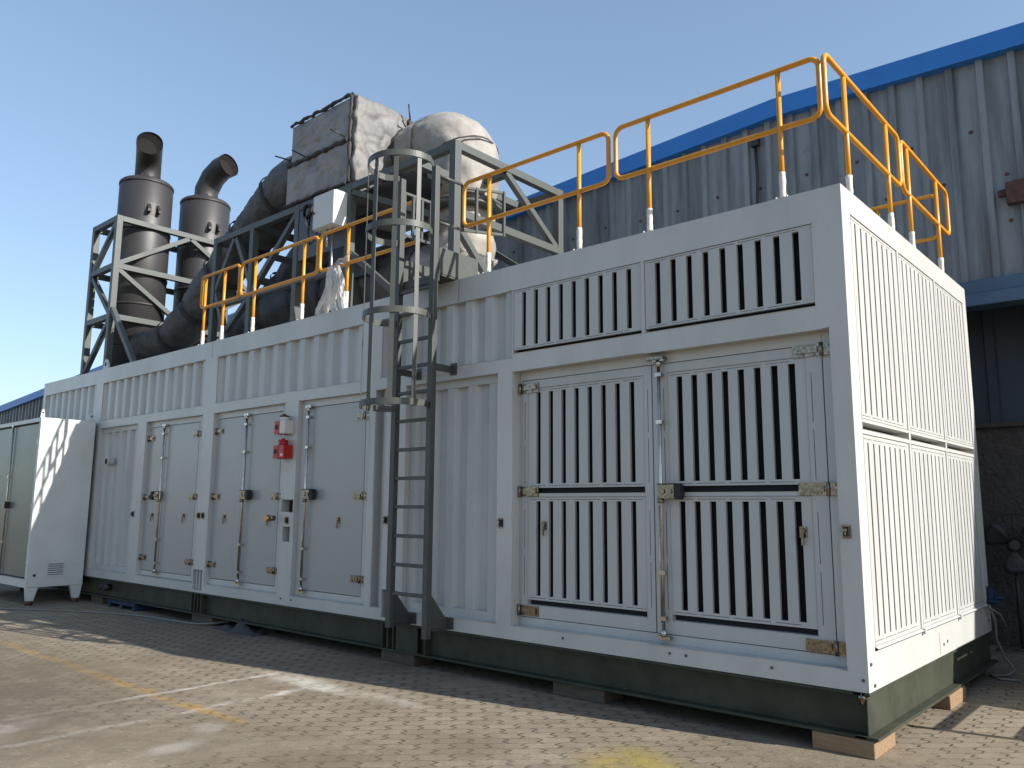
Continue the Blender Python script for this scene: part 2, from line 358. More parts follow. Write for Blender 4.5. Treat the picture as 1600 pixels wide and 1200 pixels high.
def louvre(x0, x1, z0, z1, n, y, th=.03, gap=.046, edge=.03, parent=None, fn=None, name='louvre', mats=None, side=False):
    """upright flat slats between a top and a bottom strip; the gaps show a dark sheet behind"""
    m = MB(); fn = fn or front
    def bx(a0, a1, d0, d1, b0, b1):
        P = [fn(a, b, d) for b in (b0, b1) for a, d in ((a0, d0), (a1, d0), (a1, d1), (a0, d1))]
        m.add(P, [(0,3,2,1),(4,5,6,7),(0,1,5,4),(1,2,6,5),(2,3,7,6),(3,0,4,7)])
    bx(x0, x1, y, y+th, z1-edge, z1); bx(x0, x1, y, y+th, z0, z0+edge)
    p = (x1-x0-gap)/(n) if n else 0
    # n gaps -> n+1 slats
    w = ((x1-x0) - n*gap)/(n+1)
    for k in range(n+1):
        a = x0 + k*(w+gap)
        bx(a, a+w, y, y+th*.5, z0+edge, z1-edge)
        bx(a+.002, a+.006, y+th*.5, y+th*1.0, z0+edge, z1-edge); bx(a+w-.006, a+w-.002, y+th*.5, y+th*1.0, z0+edge, z1-edge)
    m.cur = 1
    bx(x0, x1, y+.085, y+.09, z0, z1)     # dark sheet painted for the shade of the hollow behind the slats
    # fine joint lines round the louvre
    for zz in (z1-edge*.55, z0+edge*.5):
        k = 0; a = x0+.02
        while a < x1-.12:
            b = min(a+.17+.05*((k*7) % 3), x1-.02); bx(a, b, y-.0006, y+.002, zz-.0016, zz+.0016); a = b+.03; k += 1
    if side:    # and upright ones beside it, on the door face
        for xx in (x0-.035, x1+.035):
            q = z0+.03
            while q < z1-.2: bx(xx-.0018, xx+.0018, y-.0048, y-.002, q, min(q+.33, z1-.03)); q += .38
    return m.build(name, mats or [M['louvre'], M['dark']], parent or C)
for a, b in UL:
    louvre(a+.004, b-.004, 2.432, 2.966, 9, .003, gap=.047, edge=.028)
m = MB()
for a, b in UL: m.box(a, b, .06, .1, 2.405, 2.44)
m.build('shadow_gap', M['dark'], C)
for a, b in EP:
    louvre(a+.003, b-.003, 1.668, 3.027, 8, .003, gap=.026, edge=.035, fn=endf, th=.022)
    louvre(a+.003, b-.003, .253, 1.562, 8, .003, gap=.026, edge=.05, fn=endf, th=.022)
m = MB()
for i, (a, b) in enumerate(EP):
    m.box(-.112, -.107, a, b, 1.58, 1.66)
m.build('shadow_gap', M['dark'], C)
# drip ledge under the end louvres, small brackets
m = MB()
for a, b in EP: m.add([endf(a, .25, .0), endf(b, .25, .0), endf(b, .238, -.022), endf(a, .238, -.022)], [(0,1,2,3)]); m.add([endf(a, .25, 0), endf(b, .25, 0), endf(b, .222, 0), endf(a, .222, 0)], [(0,1,2,3)])
for y in (1.195, 2.24): m.box(.0005, .024, y-.018, y+.018, .215, .252)
m.build('drip_ledge', M['white'], C, recalc=False)
for y, z in ((.05,.16),(.10,.03),(3.3,.1),(1.72,.08),(1.83,.09)):
    m = MB(); m.cyl((.0031,y,z),(.008,y,z),.011,8); m.build('bolt', M['steel_gray'], C)
for x in (-6.22,-6.02,-1.35,-1.22,-.03,-2.3,-.6):
    m = MB(); m.cyl((x,-.0005,.07),(x,-.006,.07),.010,8); m.build('bolt', M['steel_gray'], C)
m = MB(); m.box(.0005, .003, 1.62, 1.92, .02, .17); m.build('cover_plate', M['white'], C)

# small catches screwed on the posts
def catch_mb(x, y, z, w=.055, h=.085):
    m = MB(); m.box(x-w/2, x+w/2, y-.006, y-.0005, z-h/2, z+h/2)
    m.cur = 1; m.box(x-w*.28, x+w*.34, y-.022, y-.006, z-h*.34, z+h*.36)
    m.cur = 0; m.cyl((x, y-.022, z+h*.1), (x, y-.036, z+h*.1), .011, 8); m.box(x-w*.1, x+w*.1, y-.03, y-.022, z-h*.25, z)
    return m
first = None
for x in (-4.475,-2.965,-.08,-10.02,-8.135,-8.03,-6.165):
    if first is None: first = catch_mb(0, 0, .948).build('door_catch', [M['chrome'], M['black']], C); first.location = (x, 0, 0)
    else: c = first.copy(); COL.objects.link(c); c.parent = C; c.location = (x, 0, -.03 if x == -6.165 else 0)

for x in (-3.52, -8.06):
    m = MB(); m.box(x-.003, x+.003, -.0008, .004, 2.98, 3.195); m.build('weld_seam', M['steel_gray'], C)

# emergency stop recesses
for i, (a, b, z0, z1, d) in enumerate(ES):
    m = MB(); m.box(a, b, d-.02, d, z0, z1); m.cur = 1
    cx, cz = (a+b)/2 + (.06 if i == 0 else .02), (z0+z1)/2 + (.03 if i == 0 else 0)
    m.cyl((cx, d-.02, cz), (cx, d-.055, cz), .034 if i == 0 else .026, 14); m.cur = 2
    if i == 0: m.cyl((cx-.02, d-.02, cz-.055), (cx-.02, d-.045, cz-.055), .013, 10)
    m.build('emergency_stop', [M['dark'], M['red'], M['chrome']], C)
m = MB(); m.cyl((-6.42, 0, .94), (-6.42, -.07, .94), .03, 12); m.cur = 1; m.cyl((-6.42, -.07, .94), (-6.42, -.12, .94), .038, 12)
m.build('brass_plug', [M['chrome'], M['copper']], C)
# fins in the fork pockets
for i, (a, b) in enumerate(FP):
    m = MB(); m.cur = 1; m.box(a, b, .185, .195, .035, .285); m.cur = 0
    for k in range(3 if i == 0 else 2):
        x = a + (b-a)*(k+.5+.12)/(3 if i == 0 else 2); m.box(x-.012, x+.012, .02, .185, .036, .279)
    m.build('fork_pocket', [M['white'], M['dark']], C)
# round pipe socket on the far panel
m = MB(); m.tube([(-11.0,.06,1.725),(-11.0,-.03,1.725)], .058, 20, caps=False); m.tube([(-11.0,-.018,1.725),(-11.0,-.034,1.725)], .070, 20)
m.cur = 1; m.cyl((-11.0,-.0342,1.725),(-11.0,-.0352,1.725),.047,20)
m.build('pipe_socket', [M['white'], M['black']], C)

# --- doors
def hinge_mb(x, y, z, side, w=.15, h=.075):
    m = MB(); s = side
    m.box(min(x, x+s*w), max(x, x+s*w), y-.011, y-.0006, z-h/2, z+h/2)
    m.box(min(x-s*.075, x-s*.02), max(x-s*.075, x-s*.02), y-.02, y-.012, z-h*.52, z+h*.52)
    m.cyl((x-s*.008, y-.02, z-h*.56), (x-s*.008, y-.02, z+h*.56), .014, 10)
    m.box(min(x+s*.02, x+s*w*.9), max(x+s*.02, x+s*w*.9), y-.026, y-.011, z-h*.22, z+h*.30)
    for dx in (.045, .12): m.cyl((x+s*dx, y-.011, z-h*.36), (x+s*dx, y-.017, z-h*.36), .008, 6)
    for dz in (-.3, .3): m.cyl((x-s*.05, y-.02, z+h*dz), (x-s*.05, y-.027, z+h*dz), .009, 6)
    return m
def key_mb(x, y, z):
    m = MB(); m.box(x-.024, x+.024, y-.006, y-.0006, z-.035, z+.035); m.cyl((x, y-.006, z+.008), (x, y-.026, z+.008), .017, 10)
    m.box(x-.006, x+.010, y-.03, y-.018, z-.085, z-.01); return m
def rod_mb(x, y, z0, z1):
    m = MB(); m.cyl((x, y, z0), (x, y, z1), .0125, 10)
    for z in (z0+.03, z1-.03): m.cyl((x, y, z-.03), (x, y, z+.02), .021, 10); m.box(x-.05, x+.05, y-.012, y+.035, z-.045 if z < 1 else z+.012, z-.022 if z < 1 else z+.04)
    for z in (.62, 1.72, z1-.12, z0+.13): m.box(x-.026, x+.026, y-.014, y+.028, z-.014, z+.014)
    m.cyl((x-.018, y, z0+.1), (x-.018, y, 1.1), .006, 6)
    return m
def handle_mb(x, y, z, s):
    m = MB(); m.box(min(x-.01*s, x+.13*s), max(x-.01*s, x+.13*s), y-.045, y-.0006, z-.05, z+.05)
    for d in (.03, .09): m.cyl((x+d*s, y-.045, z), (x+d*s, y-.056, z), .02, 12)
    m.cyl((x, y-.02, z-.085), (x, y-.02, z-.05), .026, 10)
    m.cur = 1
    q = [(x+.13*s, -.052), (x+.165*s, -.06), (x+.185*s, -.04), (x+.185*s, .04), (x+.165*s, .058), (x+.13*s, .05)]
    vs = [(a, y-.06, z+b) for a, b in q] + [(a, y-.0008, z+b) for a, b in q]; n = len(q)
    m.add(vs, [tuple(range(n)), tuple(range(2*n-1, n-1, -1))] + [(k, (k+1) % n, n+(k+1) % n, n+k) for k in range(n)])
    m.box(min(x-.014*s, x+.13*s), max(x-.014*s, x+.13*s), y-.052, y-.0005, z+.05, z+.058)
    return m
def leaf(x0, x1, z0, z1, y, hside, label=None, louv=None, hz=(.355,1.187,2.01), keyx=None, keyz=.935):
    m = MB(); hl = []
    if louv: hl = [(louv[0], louv[1], a, b, .05) for a, b in louv[2]]
    fn = lambda a, b, d: (a, y+d, b)
    m.pierced(fn, x0, x1, z0, z1, hl, .05)
    for p in ((x0, z0, x1, z0), (x1, z0, x1, z1), (x1, z1, x0, z1), (x0, z1, x0, z0)):
        m.add([fn(p[0], p[1], 0), fn(p[0], p[1], .05), fn(p[2], p[3], .05), fn(p[2], p[3], 0)], [(0,1,2,3)])
    d = m.build('door', M['door'] if not louv else M['louvre'], C, bevel=.004, recalc=False)
    if louv:
        for a, b in louv[3]:
            louvre(louv[0], louv[1], a, b, louv[4], y+.004, gap=louv[5], edge=.035, parent=d, side=True)
        for a, b in louv[2]:
            s = MB(); s.cur = 0; s.box(louv[0], louv[1], y+.046, y+.05, a, min(q[0] for q in louv[3] if q[0] > a)); s.build('shadow_gap', M['dark'], d)
    hx = x0 if hside < 0 else x1
    for z in hz: hinge_mb(hx, y, z, -hside, .15 if louv is None else .19, .07 if louv is None else .08).build('hinge', M['chrome'], d)
    if keyx: key_mb(keyx, y, keyz).build('key_lock', [M['chrome']], d)
    return d
def door_frame(op, ys, lx0, lx1, z0, z1):
    m = MB(); a, b = op[0]+.001, op[1]-.001
    for q in ((a, lx0-.006, .116, 2.249), (lx1+.006, b, .116, 2.249), (lx0-.006, lx1+.006, .116, z0-.006), (lx0-.006, lx1+.006, z1+.006, 2.249)):
        if q[1]-q[0] > .004: m.box(q[0], q[1], ys, ys+.06, q[2], q[3])
    m.build('door_frame', M['white'], C, bevel=.003)
def gasket(lx0, lx1, z0, z1, ys, seam=None):
    m = MB()
    for q in ((lx0-.02, lx0+.02, z0-.02, z1+.02), (lx1-.02, lx1+.02, z0-.02, z1+.02), (lx0+.02, lx1-.02, z0-.02, z0+.02), (lx0+.02, lx1-.02, z1-.02, z1+.02)):
        m.box(q[0], q[1], ys+.061, ys+.07, q[2], q[3])
    if seam: m.box(seam-.02, seam+.02, ys+.061, ys+.07, z0+.02, z1-.02)
    m.build('door_gasket', M['black'], C)
YS = .055
specs = [(D2, -9.785, -8.365, -9.29), (D3, -7.895, -6.44, -7.19), (D4, -5.935, -4.905, None)]
for op, a, b, s in specs:
    z0, z1 = (.185, 2.165); door_frame(op, YS, a, b, z0, z1); gasket(a, b, z0, z1, YS, s)
    if s:
        d = leaf(a, s-.005, z0, z1, YS-.002, -1, keyx=(a+s)/2 + (-.06 if op is D3 else .0))
        e = leaf(s+.005, b, z0, z1, YS-.002, 1, keyx=b-(.27 if op is D2 else .18))
        host, rx, sgn = (e, s+.045, 1) if op is D3 else (d, s-.035, -1)
        if op is D2: rx = s+.02
    else:
        host = leaf(a, b, z0, z1, YS-.002, 1, keyx=-5.30); rx, sgn = a+.075, 1
    rod_mb(rx, YS-.045, .17, 2.175).build('lock_rod', M['rod'], host)
    handle_mb(rx, YS-.03, 1.205, sgn).build('lock_handle', [M['chrome'], M['black']], host)
YB = .10
door_frame(D7, YB, -2.815, -.215, .185, 2.165); gasket(-2.815, -.215, .185, 2.165, YB, -1.51)
leaf(-2.815, -1.515, .185, 2.165, YB-.003, -1, louv=(-2.745, -1.585, [(.285, 1.17), (1.20, 2.095)], [(.325, 1.168), (1.245, 2.093)], 8, .047), keyx=-2.565, hz=(.235,1.215,2.10))
dR = leaf(-1.505, -.215, .185, 2.165, YB-.003, 1, louv=(-1.375, -.325, [(.285, 1.17), (1.20, 2.095)], [(.325, 1.168), (1.245, 2.093)], 8, .050), keyx=-.39, hz=(.225,1.215,2.13))
rod_mb(-1.425, YB-.045, .165, 2.20).build('lock_rod', M['rod'], dR)
handle_mb(-1.425, YB-.03, 1.205, 1).build('lock_handle', [M['chrome'], M['black']], dR)
m = MB(); m.box(-1.52, -1.37, .02, .085, 2.195, 2.215); m.build('rod_keeper', M['chrome'], C)

# --- skid
s = MB()
def ibeam_x(y, x0, x1, fl=.16):
    s.box(x0, x1, y-.006, y+.006, -.252, -.022); s.box(x0, x1, y-fl/2, y+fl/2, -.27, -.252); s.box(x0, x1, y-fl/2, y+fl/2, -.022, -.004)
ibeam_x(.085, -LN+.02, -.03); ibeam_x(W-.085, -LN+.02, -.03); ibeam_x(W/2, -LN+.02, -.1)
s.box(-.034, -.022, .02, W-.02, -.252, -.022); s.box(-.10, .035, .005, W-.005, -.272, -.2525); s.box(-.10, .0, .005, W-.005, -.0215, -.0035)
for x in (-8.22,-8.14,-8.06,-7.98,-4.5,-4.42,-4.34,-3.9): s.box(x-.01, x+.01, .01, .079, -.251, -.023)
s.box(-4.30, -4.0, .012, .03, -.251, -.023)
s.box(-LN+.02, -LN+.035, .02, W-.02, -.252, -.022)
sk = s.build('skid_base', M['skid'], C, bevel=.003)
m = MB(); m.cyl((-.05, .02, -.004), (-.05, .02, -.075), .016, 8); m.cyl((-.05, .02, -.02), (-.05, .02, -.045), .028, 6); m.build('levelling_bolt', M['chrome'], C)
for x, r_ in ((-10.75, .05), (-10.9, .035)): m = MB(); m.tube([(x,.075,-.12),(x,-.03,-.13)], r_, 12); m.build('drain_pipe', M['blackcable'], C)
# lifting lug on the roof edge
m = MB(); pr = [(0,0),(.22,0),(.22,.05),(.16,.17),(.11,.2),(.06,.17),(0,.05)]
x = -11.76; vs = [(x+a, .10, H+.001+b) for a, b in pr] + [(x+a, .125, H+.001+b) for a, b in pr]; n = len(pr)
m.add(vs, [tuple(range(n)), tuple(range(2*n-1, n-1, -1))] + [(k, (k+1) % n, n+(k+1) % n, n+k) for k in range(n)])
m.cur = 1; m.cyl((x+.11, .0985, H+.115), (x+.11, .0995, H+.115), .035, 14); m.build('lifting_lug', [M['white'], M['black']], C)

# ------------------------------------------------------------------ timber blocks under the skid
def block(x0, x1, y0, y1, label, mt='shade_wood'):
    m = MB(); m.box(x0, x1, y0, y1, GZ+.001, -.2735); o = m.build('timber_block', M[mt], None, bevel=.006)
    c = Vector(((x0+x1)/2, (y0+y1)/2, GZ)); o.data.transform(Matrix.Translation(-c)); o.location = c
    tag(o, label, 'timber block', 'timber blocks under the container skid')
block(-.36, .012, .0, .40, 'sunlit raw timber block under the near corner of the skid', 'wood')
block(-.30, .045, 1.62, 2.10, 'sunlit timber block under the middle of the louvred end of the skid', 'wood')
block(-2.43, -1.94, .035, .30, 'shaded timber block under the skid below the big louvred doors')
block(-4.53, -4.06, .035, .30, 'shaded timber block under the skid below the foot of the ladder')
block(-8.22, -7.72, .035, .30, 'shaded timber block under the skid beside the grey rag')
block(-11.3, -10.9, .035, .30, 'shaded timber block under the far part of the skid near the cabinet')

# ------------------------------------------------------------------ alarm sounders
for z, hd, lab in ((1.955, False, 'red and white alarm sounder, the upper one of the pair beside the plain doors'), (1.68, True, 'all red alarm sounder, the lower one of the pair beside the plain doors')):
    t = thing('alarm_sounder', lab, 'alarm', (-6.2, 0, z), 'alarm sounders on the container post')
    m = MB(); m.box(-6.22, -6.115, -.125, -.001, z-.075, z+.075); m.build('housing', M['red'] if hd else M['ivory'], t, bevel=.008)
    m = MB(); m.box(-6.31, -6.221, -.13, -.01, z-.078, z+.070); m.cur = 1; m.cyl((-6.3105, -.07, z), (-6.312, -.07, z), .045, 14); m.cyl((-6.265,-.1305,z),(-6.265,-.132,z),.032,14)
    m.build('horn', [M['red'], M['black']], t, bevel=.006)
    m = MB(); m.cyl((-6.205, -.07, z+.0755), (-6.205, -.07, z+.115), .052, 18); m.build('beacon_lens', M['red'] if hd else M['ivory'], t)
    m = MB(); m.cyl((-6.205, -.07, z+.1155), (-6.205, -.07, z+.132), .054, 18); m.cyl((-6.205, -.07, z+.132), (-6.205, -.07, z+.15), .02, 10); m.build('beacon_cap', M['red'] if hd else M['rust'], t)
    m = MB(); m.cyl((-6.31, -.05, z+.03), (-6.37, -.05, z+.035), .014, 8); m.cyl((-6.31, -.05, z+.0), (-6.36, -.05, z), .014, 8); m.build('cable_gland', M['blackcable'] if not hd else M['red'], t)
    if hd: m = MB(); m.box(-6.175, -6.125, -.127, -.1255, z-.05, z-.025); m.build('sticker', M['ivory'], t)

# ------------------------------------------------------------------ guard rails
def rail(label, fn, a0, a1, posts, open_left=False):
    """fn maps (along, z) to a point; a0..a1 the tube loop, posts the uprights"""
    t = thing('guard_rail', label, 'railing', fn((a0+a1)/2, H), 'yellow guard rails round the container roof')
    z0, z1, r = 3.74, 4.18, .07
    P = []
    for ca, cz, s in ((a1-r, z1-r, 0), (a0+r, z1-r, 1), (a0+r, z0+r, 2), (a1-r, z0+r, 3)):
        for k in range(6):
            g_ = (s + k/5)*math.pi/2; P.append(fn(ca + r*math.cos(g_), cz + r*math.sin(g_)))
    m = MB(); m.tube(P, .0195, 10, closed=True); m.build('rail_loop', M['yellow'], t)
    for p in posts:
        q = MB(); q.cyl(fn(p, H+.004), fn(p, z1-.02), .0185, 10); po = q.build('post', M['yellow'], t)
        q = MB(); q.tube([fn(p, H+.014+.20*k/7) for k in range(8)], [.0215+random.uniform(0,.005) for _ in range(8)], 10); q.build('plastic_wrap', M['wrap'], po)
        c = fn(p, H); q = MB(); q.box(c[0]-.055, c[0]+.055, c[1]-.055, c[1]+.055, H+.001, H+.012)
        for ddx in (-.038,.038): q.cyl((c[0]+ddx, c[1]-.03, H+.012), (c[0]+ddx, c[1]-.03, H+.03), .009, 6)
        q.build('base_plate', M['white'], po)
    return t
fr = lambda a, z: (a, .08, z)
en = lambda a, z: (-.08, a, z)
bk = lambda a, z: (a, 3.32, z)
rail('long yellow guard rail along the front roof edge nearest the near corner', fr, -1.80, -.125, (-1.49, -.415))
rail('yellow guard rail on the front roof edge just right of the ladder gate', fr, -3.55, -1.87, (-3.22, -2.175))
rail('yellow guard rail on the front roof edge just left of the caged ladder', fr, -5.87, -4.16, (-5.35, -4.50))
rail('yellow guard rail on the front roof edge left of the white control box', fr, -7.58, -5.92, (-7.25, -6.19))
t = rail('shortest yellow guard rail at the far left end of the front railing', fr, -8.60, -7.63, (-8.50, -8.0))
rail('yellow guard rail over the sunlit louvred end, nearest the front corner', en, .05, 1.74, (.44, 1.40))
rail('yellow guard rail over the sunlit louvred end, nearest the warehouse', en, 1.80, 3.33, (1.98, 2.92))
rail('yellow guard rail along the back roof edge facing the warehouse', bk, -1.95, -.16, (-1.7, -.72))

# ------------------------------------------------------------------ caged ladder
YL = -.25
T = thing('caged_ladder', 'tall dark grey caged ladder fixed to the front of the container', 'ladder', (-3.84, YL, 0))
for x in (-4.085, -3.60):
    m = MB(); m.box(x-.03, x+.03, YL-.03, YL+.03, .0 if x < -4 else -.05, 4.26); m.build('stile', M['ladder'], T, bevel=.004)
for z in (.306,.561,.818,1.079,1.337,1.599,1.864,2.125,2.37,2.62,2.885,3.10):
    m = MB(); m.box(-4.054, -3.631, YL-.015, YL+.015, z-.016, z+.016); m.build('rung', M['ladder'], T, bevel=.004)
CX, CR, CY = -3.8425, .328, YL-.21
def cage_pt(t, r=CR): return (CX + r*math.cos(t), CY + r*math.sin(t)*.95)
path = [(-3.60, YL-.031), (CX+CR*.985, CY+.06)] + [cage_pt(-math.pi*k/36) for k in range(37)] + [(CX-CR*.985, CY+.06), (-4.085, YL-.031)]
for z in (1.985, 2.80, 3.60, 4.29 - .03):
    m = MB(); hh = .029
    P0 = [(x, y, z-hh) for x, y in path]; P1 = [(x, y, z+hh) for x, y in path]
    m.grid([P0, P1], False)
    o = m.build('cage_hoop', M['ladder'], T, recalc=False)
    sd = o.modifiers.new('thick', 'SOLIDIFY'); sd.thickness = .008; sd.offset = 0
for k in (1.2, 5.2, 9, 12.8, 16.8):
    a = -math.pi*k/18; x, y = cage_pt(a, CR-.009)
    m = MB(); w = .021; tx, ty = -math.sin(a), math.cos(a)*.95
    l = math.hypot(tx, ty); tx /= l; ty /= l; nx, ny = -ty, tx
    q = [(x+tx*i*w+nx*j*.004, y+ty*i*w+ny*j*.004) for i, j in ((-1,-1),(1,-1),(1,1),(-1,1))]
    m.add([(a_, b_, 1.95) for a_, b_ in q] + [(a_, b_, 4.295) for a_, b_ in q], [(0,1,2,3),(7,6,5,4),(0,4,5,1),(1,5,6,2),(2,6,7,3),(3,7,4,0)])
    m.build('cage_bar', M['ladder'], T)
for x in (-4.085, -3.60):
    m = MB(); m.bar((x, YL+.031, 2.345), (x, -.012, 2.345), .03, .06); m.box(x-.005, x+.075, -.012, -.0008, 2.29, 2.40); m.build('wall_bracket', M['ladder'], T)
    m = MB()   # triangular foot gusset
    v = [(x, YL+.031, .34), (x, YL+.031, .02), (x, -.01, .02), (x, -.01, .09)]
    m.add([(a-.005, b, c) for a, b, c in v] + [(a+.005, b, c) for a, b, c in v], [(0,1,2,3),(7,6,5,4),(0,4,5,1),(1,5,6,2),(2,6,7,3),(3,7,4,0)])
    m.box(x+.006, x+.05, YL+.031, -.01, .012, .02); m.box(x-.02, x+.085, -.010, -.0008, .012, .11)
    for dz in (.035,.085): m.cyl((x+.055, -.01, dz), (x+.055, -.022, dz), .012, 6)
    m.build('foot_bracket', M['ladder'], T)
m = MB(); m.box(-4.115, -3.57, YL+.031, .04, 3.205, 3.222); m.box(-4.115, -3.57, YL+.031, YL+.045, 3.15, 3.2045); m.build('landing_plate', M['ladder'], T)
for x in (-4.12, -3.568):
    m = MB(); m.box(x-.004, x+.004, YL+.03, .30, 3.2225, 3.47); m.build('toe_plate', M['ladder'], T)
def gate(p, d, L_, label):
    m = MB(); d = Vector(d).normalized(); p = Vector(p)
    for s_ in (0, L_/3, 2*L_/3, L_): m.bar(p+d*s_+Vector((0,0,3.70)), p+d*s_+Vector((0,0,4.16)), .026)
    for z in (3.715, 4.147): m.bar(p+Vector((0,0,z))+d*.013, p+d*(L_-.013)+Vector((0,0,z)), .024)
    m.build('guard_gate', M['ladder'], T)
gate((-3.57, .08, 0), (.5,.87,0), .42, '')
gate((-4.11, YL+.06, 0), (0.03,1,0), .34, '')
for z in (3.715, 4.17):
    m = MB(); m.cyl((-3.58, YL+.03, z), (-3.57, .07, z), .015, 10); m.build('hand_rail', M['ladder'], T)

# ------------------------------------------------------------------ support truss and tower
EYE = Vector((1.69, -5.178, 1.089))      # the photographer's eye: the front-edge measurements were taken from here ...
def K(p, k): return EYE + (Vector(p)-EYE)*k   # ... and moved back on their sight lines to the depth the shadows prove
def frame(name, label, loc, posts, beams, braces, w=.085, k=1.0):
    t = thing(name, label, 'steel frame', K(loc, k)); w *= k
    def Kl(lst):
        out = []
        for p, q in lst:
            P, Q = K(p, k), K(q, k)
            for a, b, o_ in ((P, Q, p), (Q, P, q)):
                if o_[2] < H+.12: d_ = b-a; a += d_*((H+.004-a.z)/d_.z)      # feet stand on the roof
            out.append((P, Q))
        return out
    posts, beams, braces = Kl(posts), Kl(beams), Kl(braces)
    for nm, lst, ww in (('post', posts, w), ('beam', beams, w-.006), ('brace', braces, w-.022)):
        for p, q in lst:
            m = MB(); m.bar(p, q, ww, None, (0,0,1)); m.build(nm, M['steel_gray'], t, bevel=.003)
    return t
KT, KS = 1.134, 1.07
zt, zm, y0, y1 = 4.625, 3.94, .10, 1.75
X = [-3.70, -5.36, -6.36, -7.36, -8.28]
posts = [((x, y, H+.002), (x, y, zt+.043)) for x in X for y in (y0, y1)]
beams = []
for a, b in zip(X[:-1], X[1:]):
    for y in (y0, y1): beams.append(((a-.043, y, zt), (b+.043, y, zt)))
for x in X: beams.append(((x, y0+.043, zt), (x, y1-.043, zt)))
for a, b in zip(X[1:-1], X[2:]): beams.append(((a-.043, y0, 3.72), (b+.043, y0, 3.72)))
beams += [((X[0], y0+.043, zm), (X[0], y1-.043, zm)), ((X[0]-.043, .93, zt-.002), (X[1]+.043, .93, zt-.002)), ((X[0]-.6, y0+.04, zt-.001), (X[0]-.6, y1-.04, zt-.001)),
          ((X[1]+.5, y0+.04, zt-.001), (X[1]+.5, y1-.04, zt-.001)), ((X[2], y0+.043, zm), (X[2], y1-.043, zm)), ((X[4], y0+.043, zm), (X[4], y1-.043, zm)), ((X[3], y0+.043, zm), (X[3], y1-.043, zm))]
braces = [((X[0], .84, zt-.04), (X[0], y1-.04, zm+.02)), ((X[0], y0+.04, zm-.14), (X[0], .72, H+.05)),
          ((X[1]+.04, y0, zt-.06), (X[0]-.04, y0+.6, 3.9)), ((X[2]-.04, y0, zt-.06), (X[3]+.04, y0, 3.78)),
          (((X[3]+X[4])/2, y0, zt-.06), (X[4]+.04, y0, 3.93)), (((X[3]+X[4])/2+.05, y0, zt-.06), (X[3]-.04, y0, 3.93)),
          ((X[4]+.04, y0, 3.9), ((X[3]+X[4])/2-.1, y0, H+.06)), ((X[3]-.04, y0, 3.7), ((X[3]+X[4])/2-.25, y0+.02, H+.06)),
          ((X[1]+.04, y1, zt-.06), (X[0]-.04, y1, 3.5)), ((X[2]-.04, y1, zt-.06), (X[3]+.04, y1, 3.6)), ((X[1]+.04, y0, 3.85), (X[1]+.75, y0+.1, H+.06))]
tr = frame('duct_support_frame', 'dark grey welded steel frame on the roof carrying the grey insulated box', (-6, .9, H), posts, beams, braces, k=KT)
def kbox(m, a, b, k): a = K(a, k); b = K(b, k); m.box(a.x, b.x, a.y, b.y, a.z, b.z)
m = MB(); kbox(m, (X[2]+.05, .065, 3.95), (X[1]-.05, .08, 4.57), KT); m.build('back_plate', M['plate'], tr)
m = MB(); kbox(m, (X[2]+.06, .5, 3.75), (X[1]-.06, .52, 4.5), KT); m.build('back_plate', M['plate'], tr)
m = MB(); kbox(m, (X[1]+.05, .15, zt-.075), (X[0]-.7, 1.7, zt-.055), KT); m.build('deck_plate', M['plate'], tr)

xa, xb, ya, yb = -12.50, -11.60, .10, 2.55
zz = [H+.002, 4.10, 4.95, 5.76]
posts = [((x, y, zz[0]), (x, y, zz[3]+.045)) for x in (xa, xb) for y in (ya, yb)]
beams = []
for z in zz[1:]:
    beams += [((xa+.045, y, z), (xb-.045, y, z)) for y in (ya, yb)] + [((x, ya+.045, z), (x, yb-.045, z)) for x in (xa, xb)]
ym = (ya+yb)/2
braces = [((xb, ya+.04, 5.0), (xb, ym-.02, 5.71)), ((xb, ym+.02, 5.71), (xb, yb-.04, 5.0)), ((xb, ya+.04, 4.9), (xb, ym-.02, 4.14)), ((xb, ym+.02, 4.14), (xb, yb-.04, 4.9)),
          ((xa+.04, ya, 5.0), (xb-.04, ya, 5.71)), ((xa+.04, ya, 4.9), (xb-.04, ya, 4.15)), ((xa+.04, ya, H+.06), (xb-.04, ya, 4.05)),
          ((xa, ya+.04, 5.0), (xa, ym, 5.71)), ((xa, ym, 4.14), (xa, yb-.04, 4.9)), ((xa+.04, yb, 5.0), (xb-.04, yb, 5.71)),
          ((xb+.04, ya, 4.22), (-10.66, ya, H+.07))]
tw = frame('silencer_support_tower', 'tall dark steel tower of braced bars standing round the two exhaust silencers', (-12.05, 1.3, H), posts, beams, braces, .095, KS)

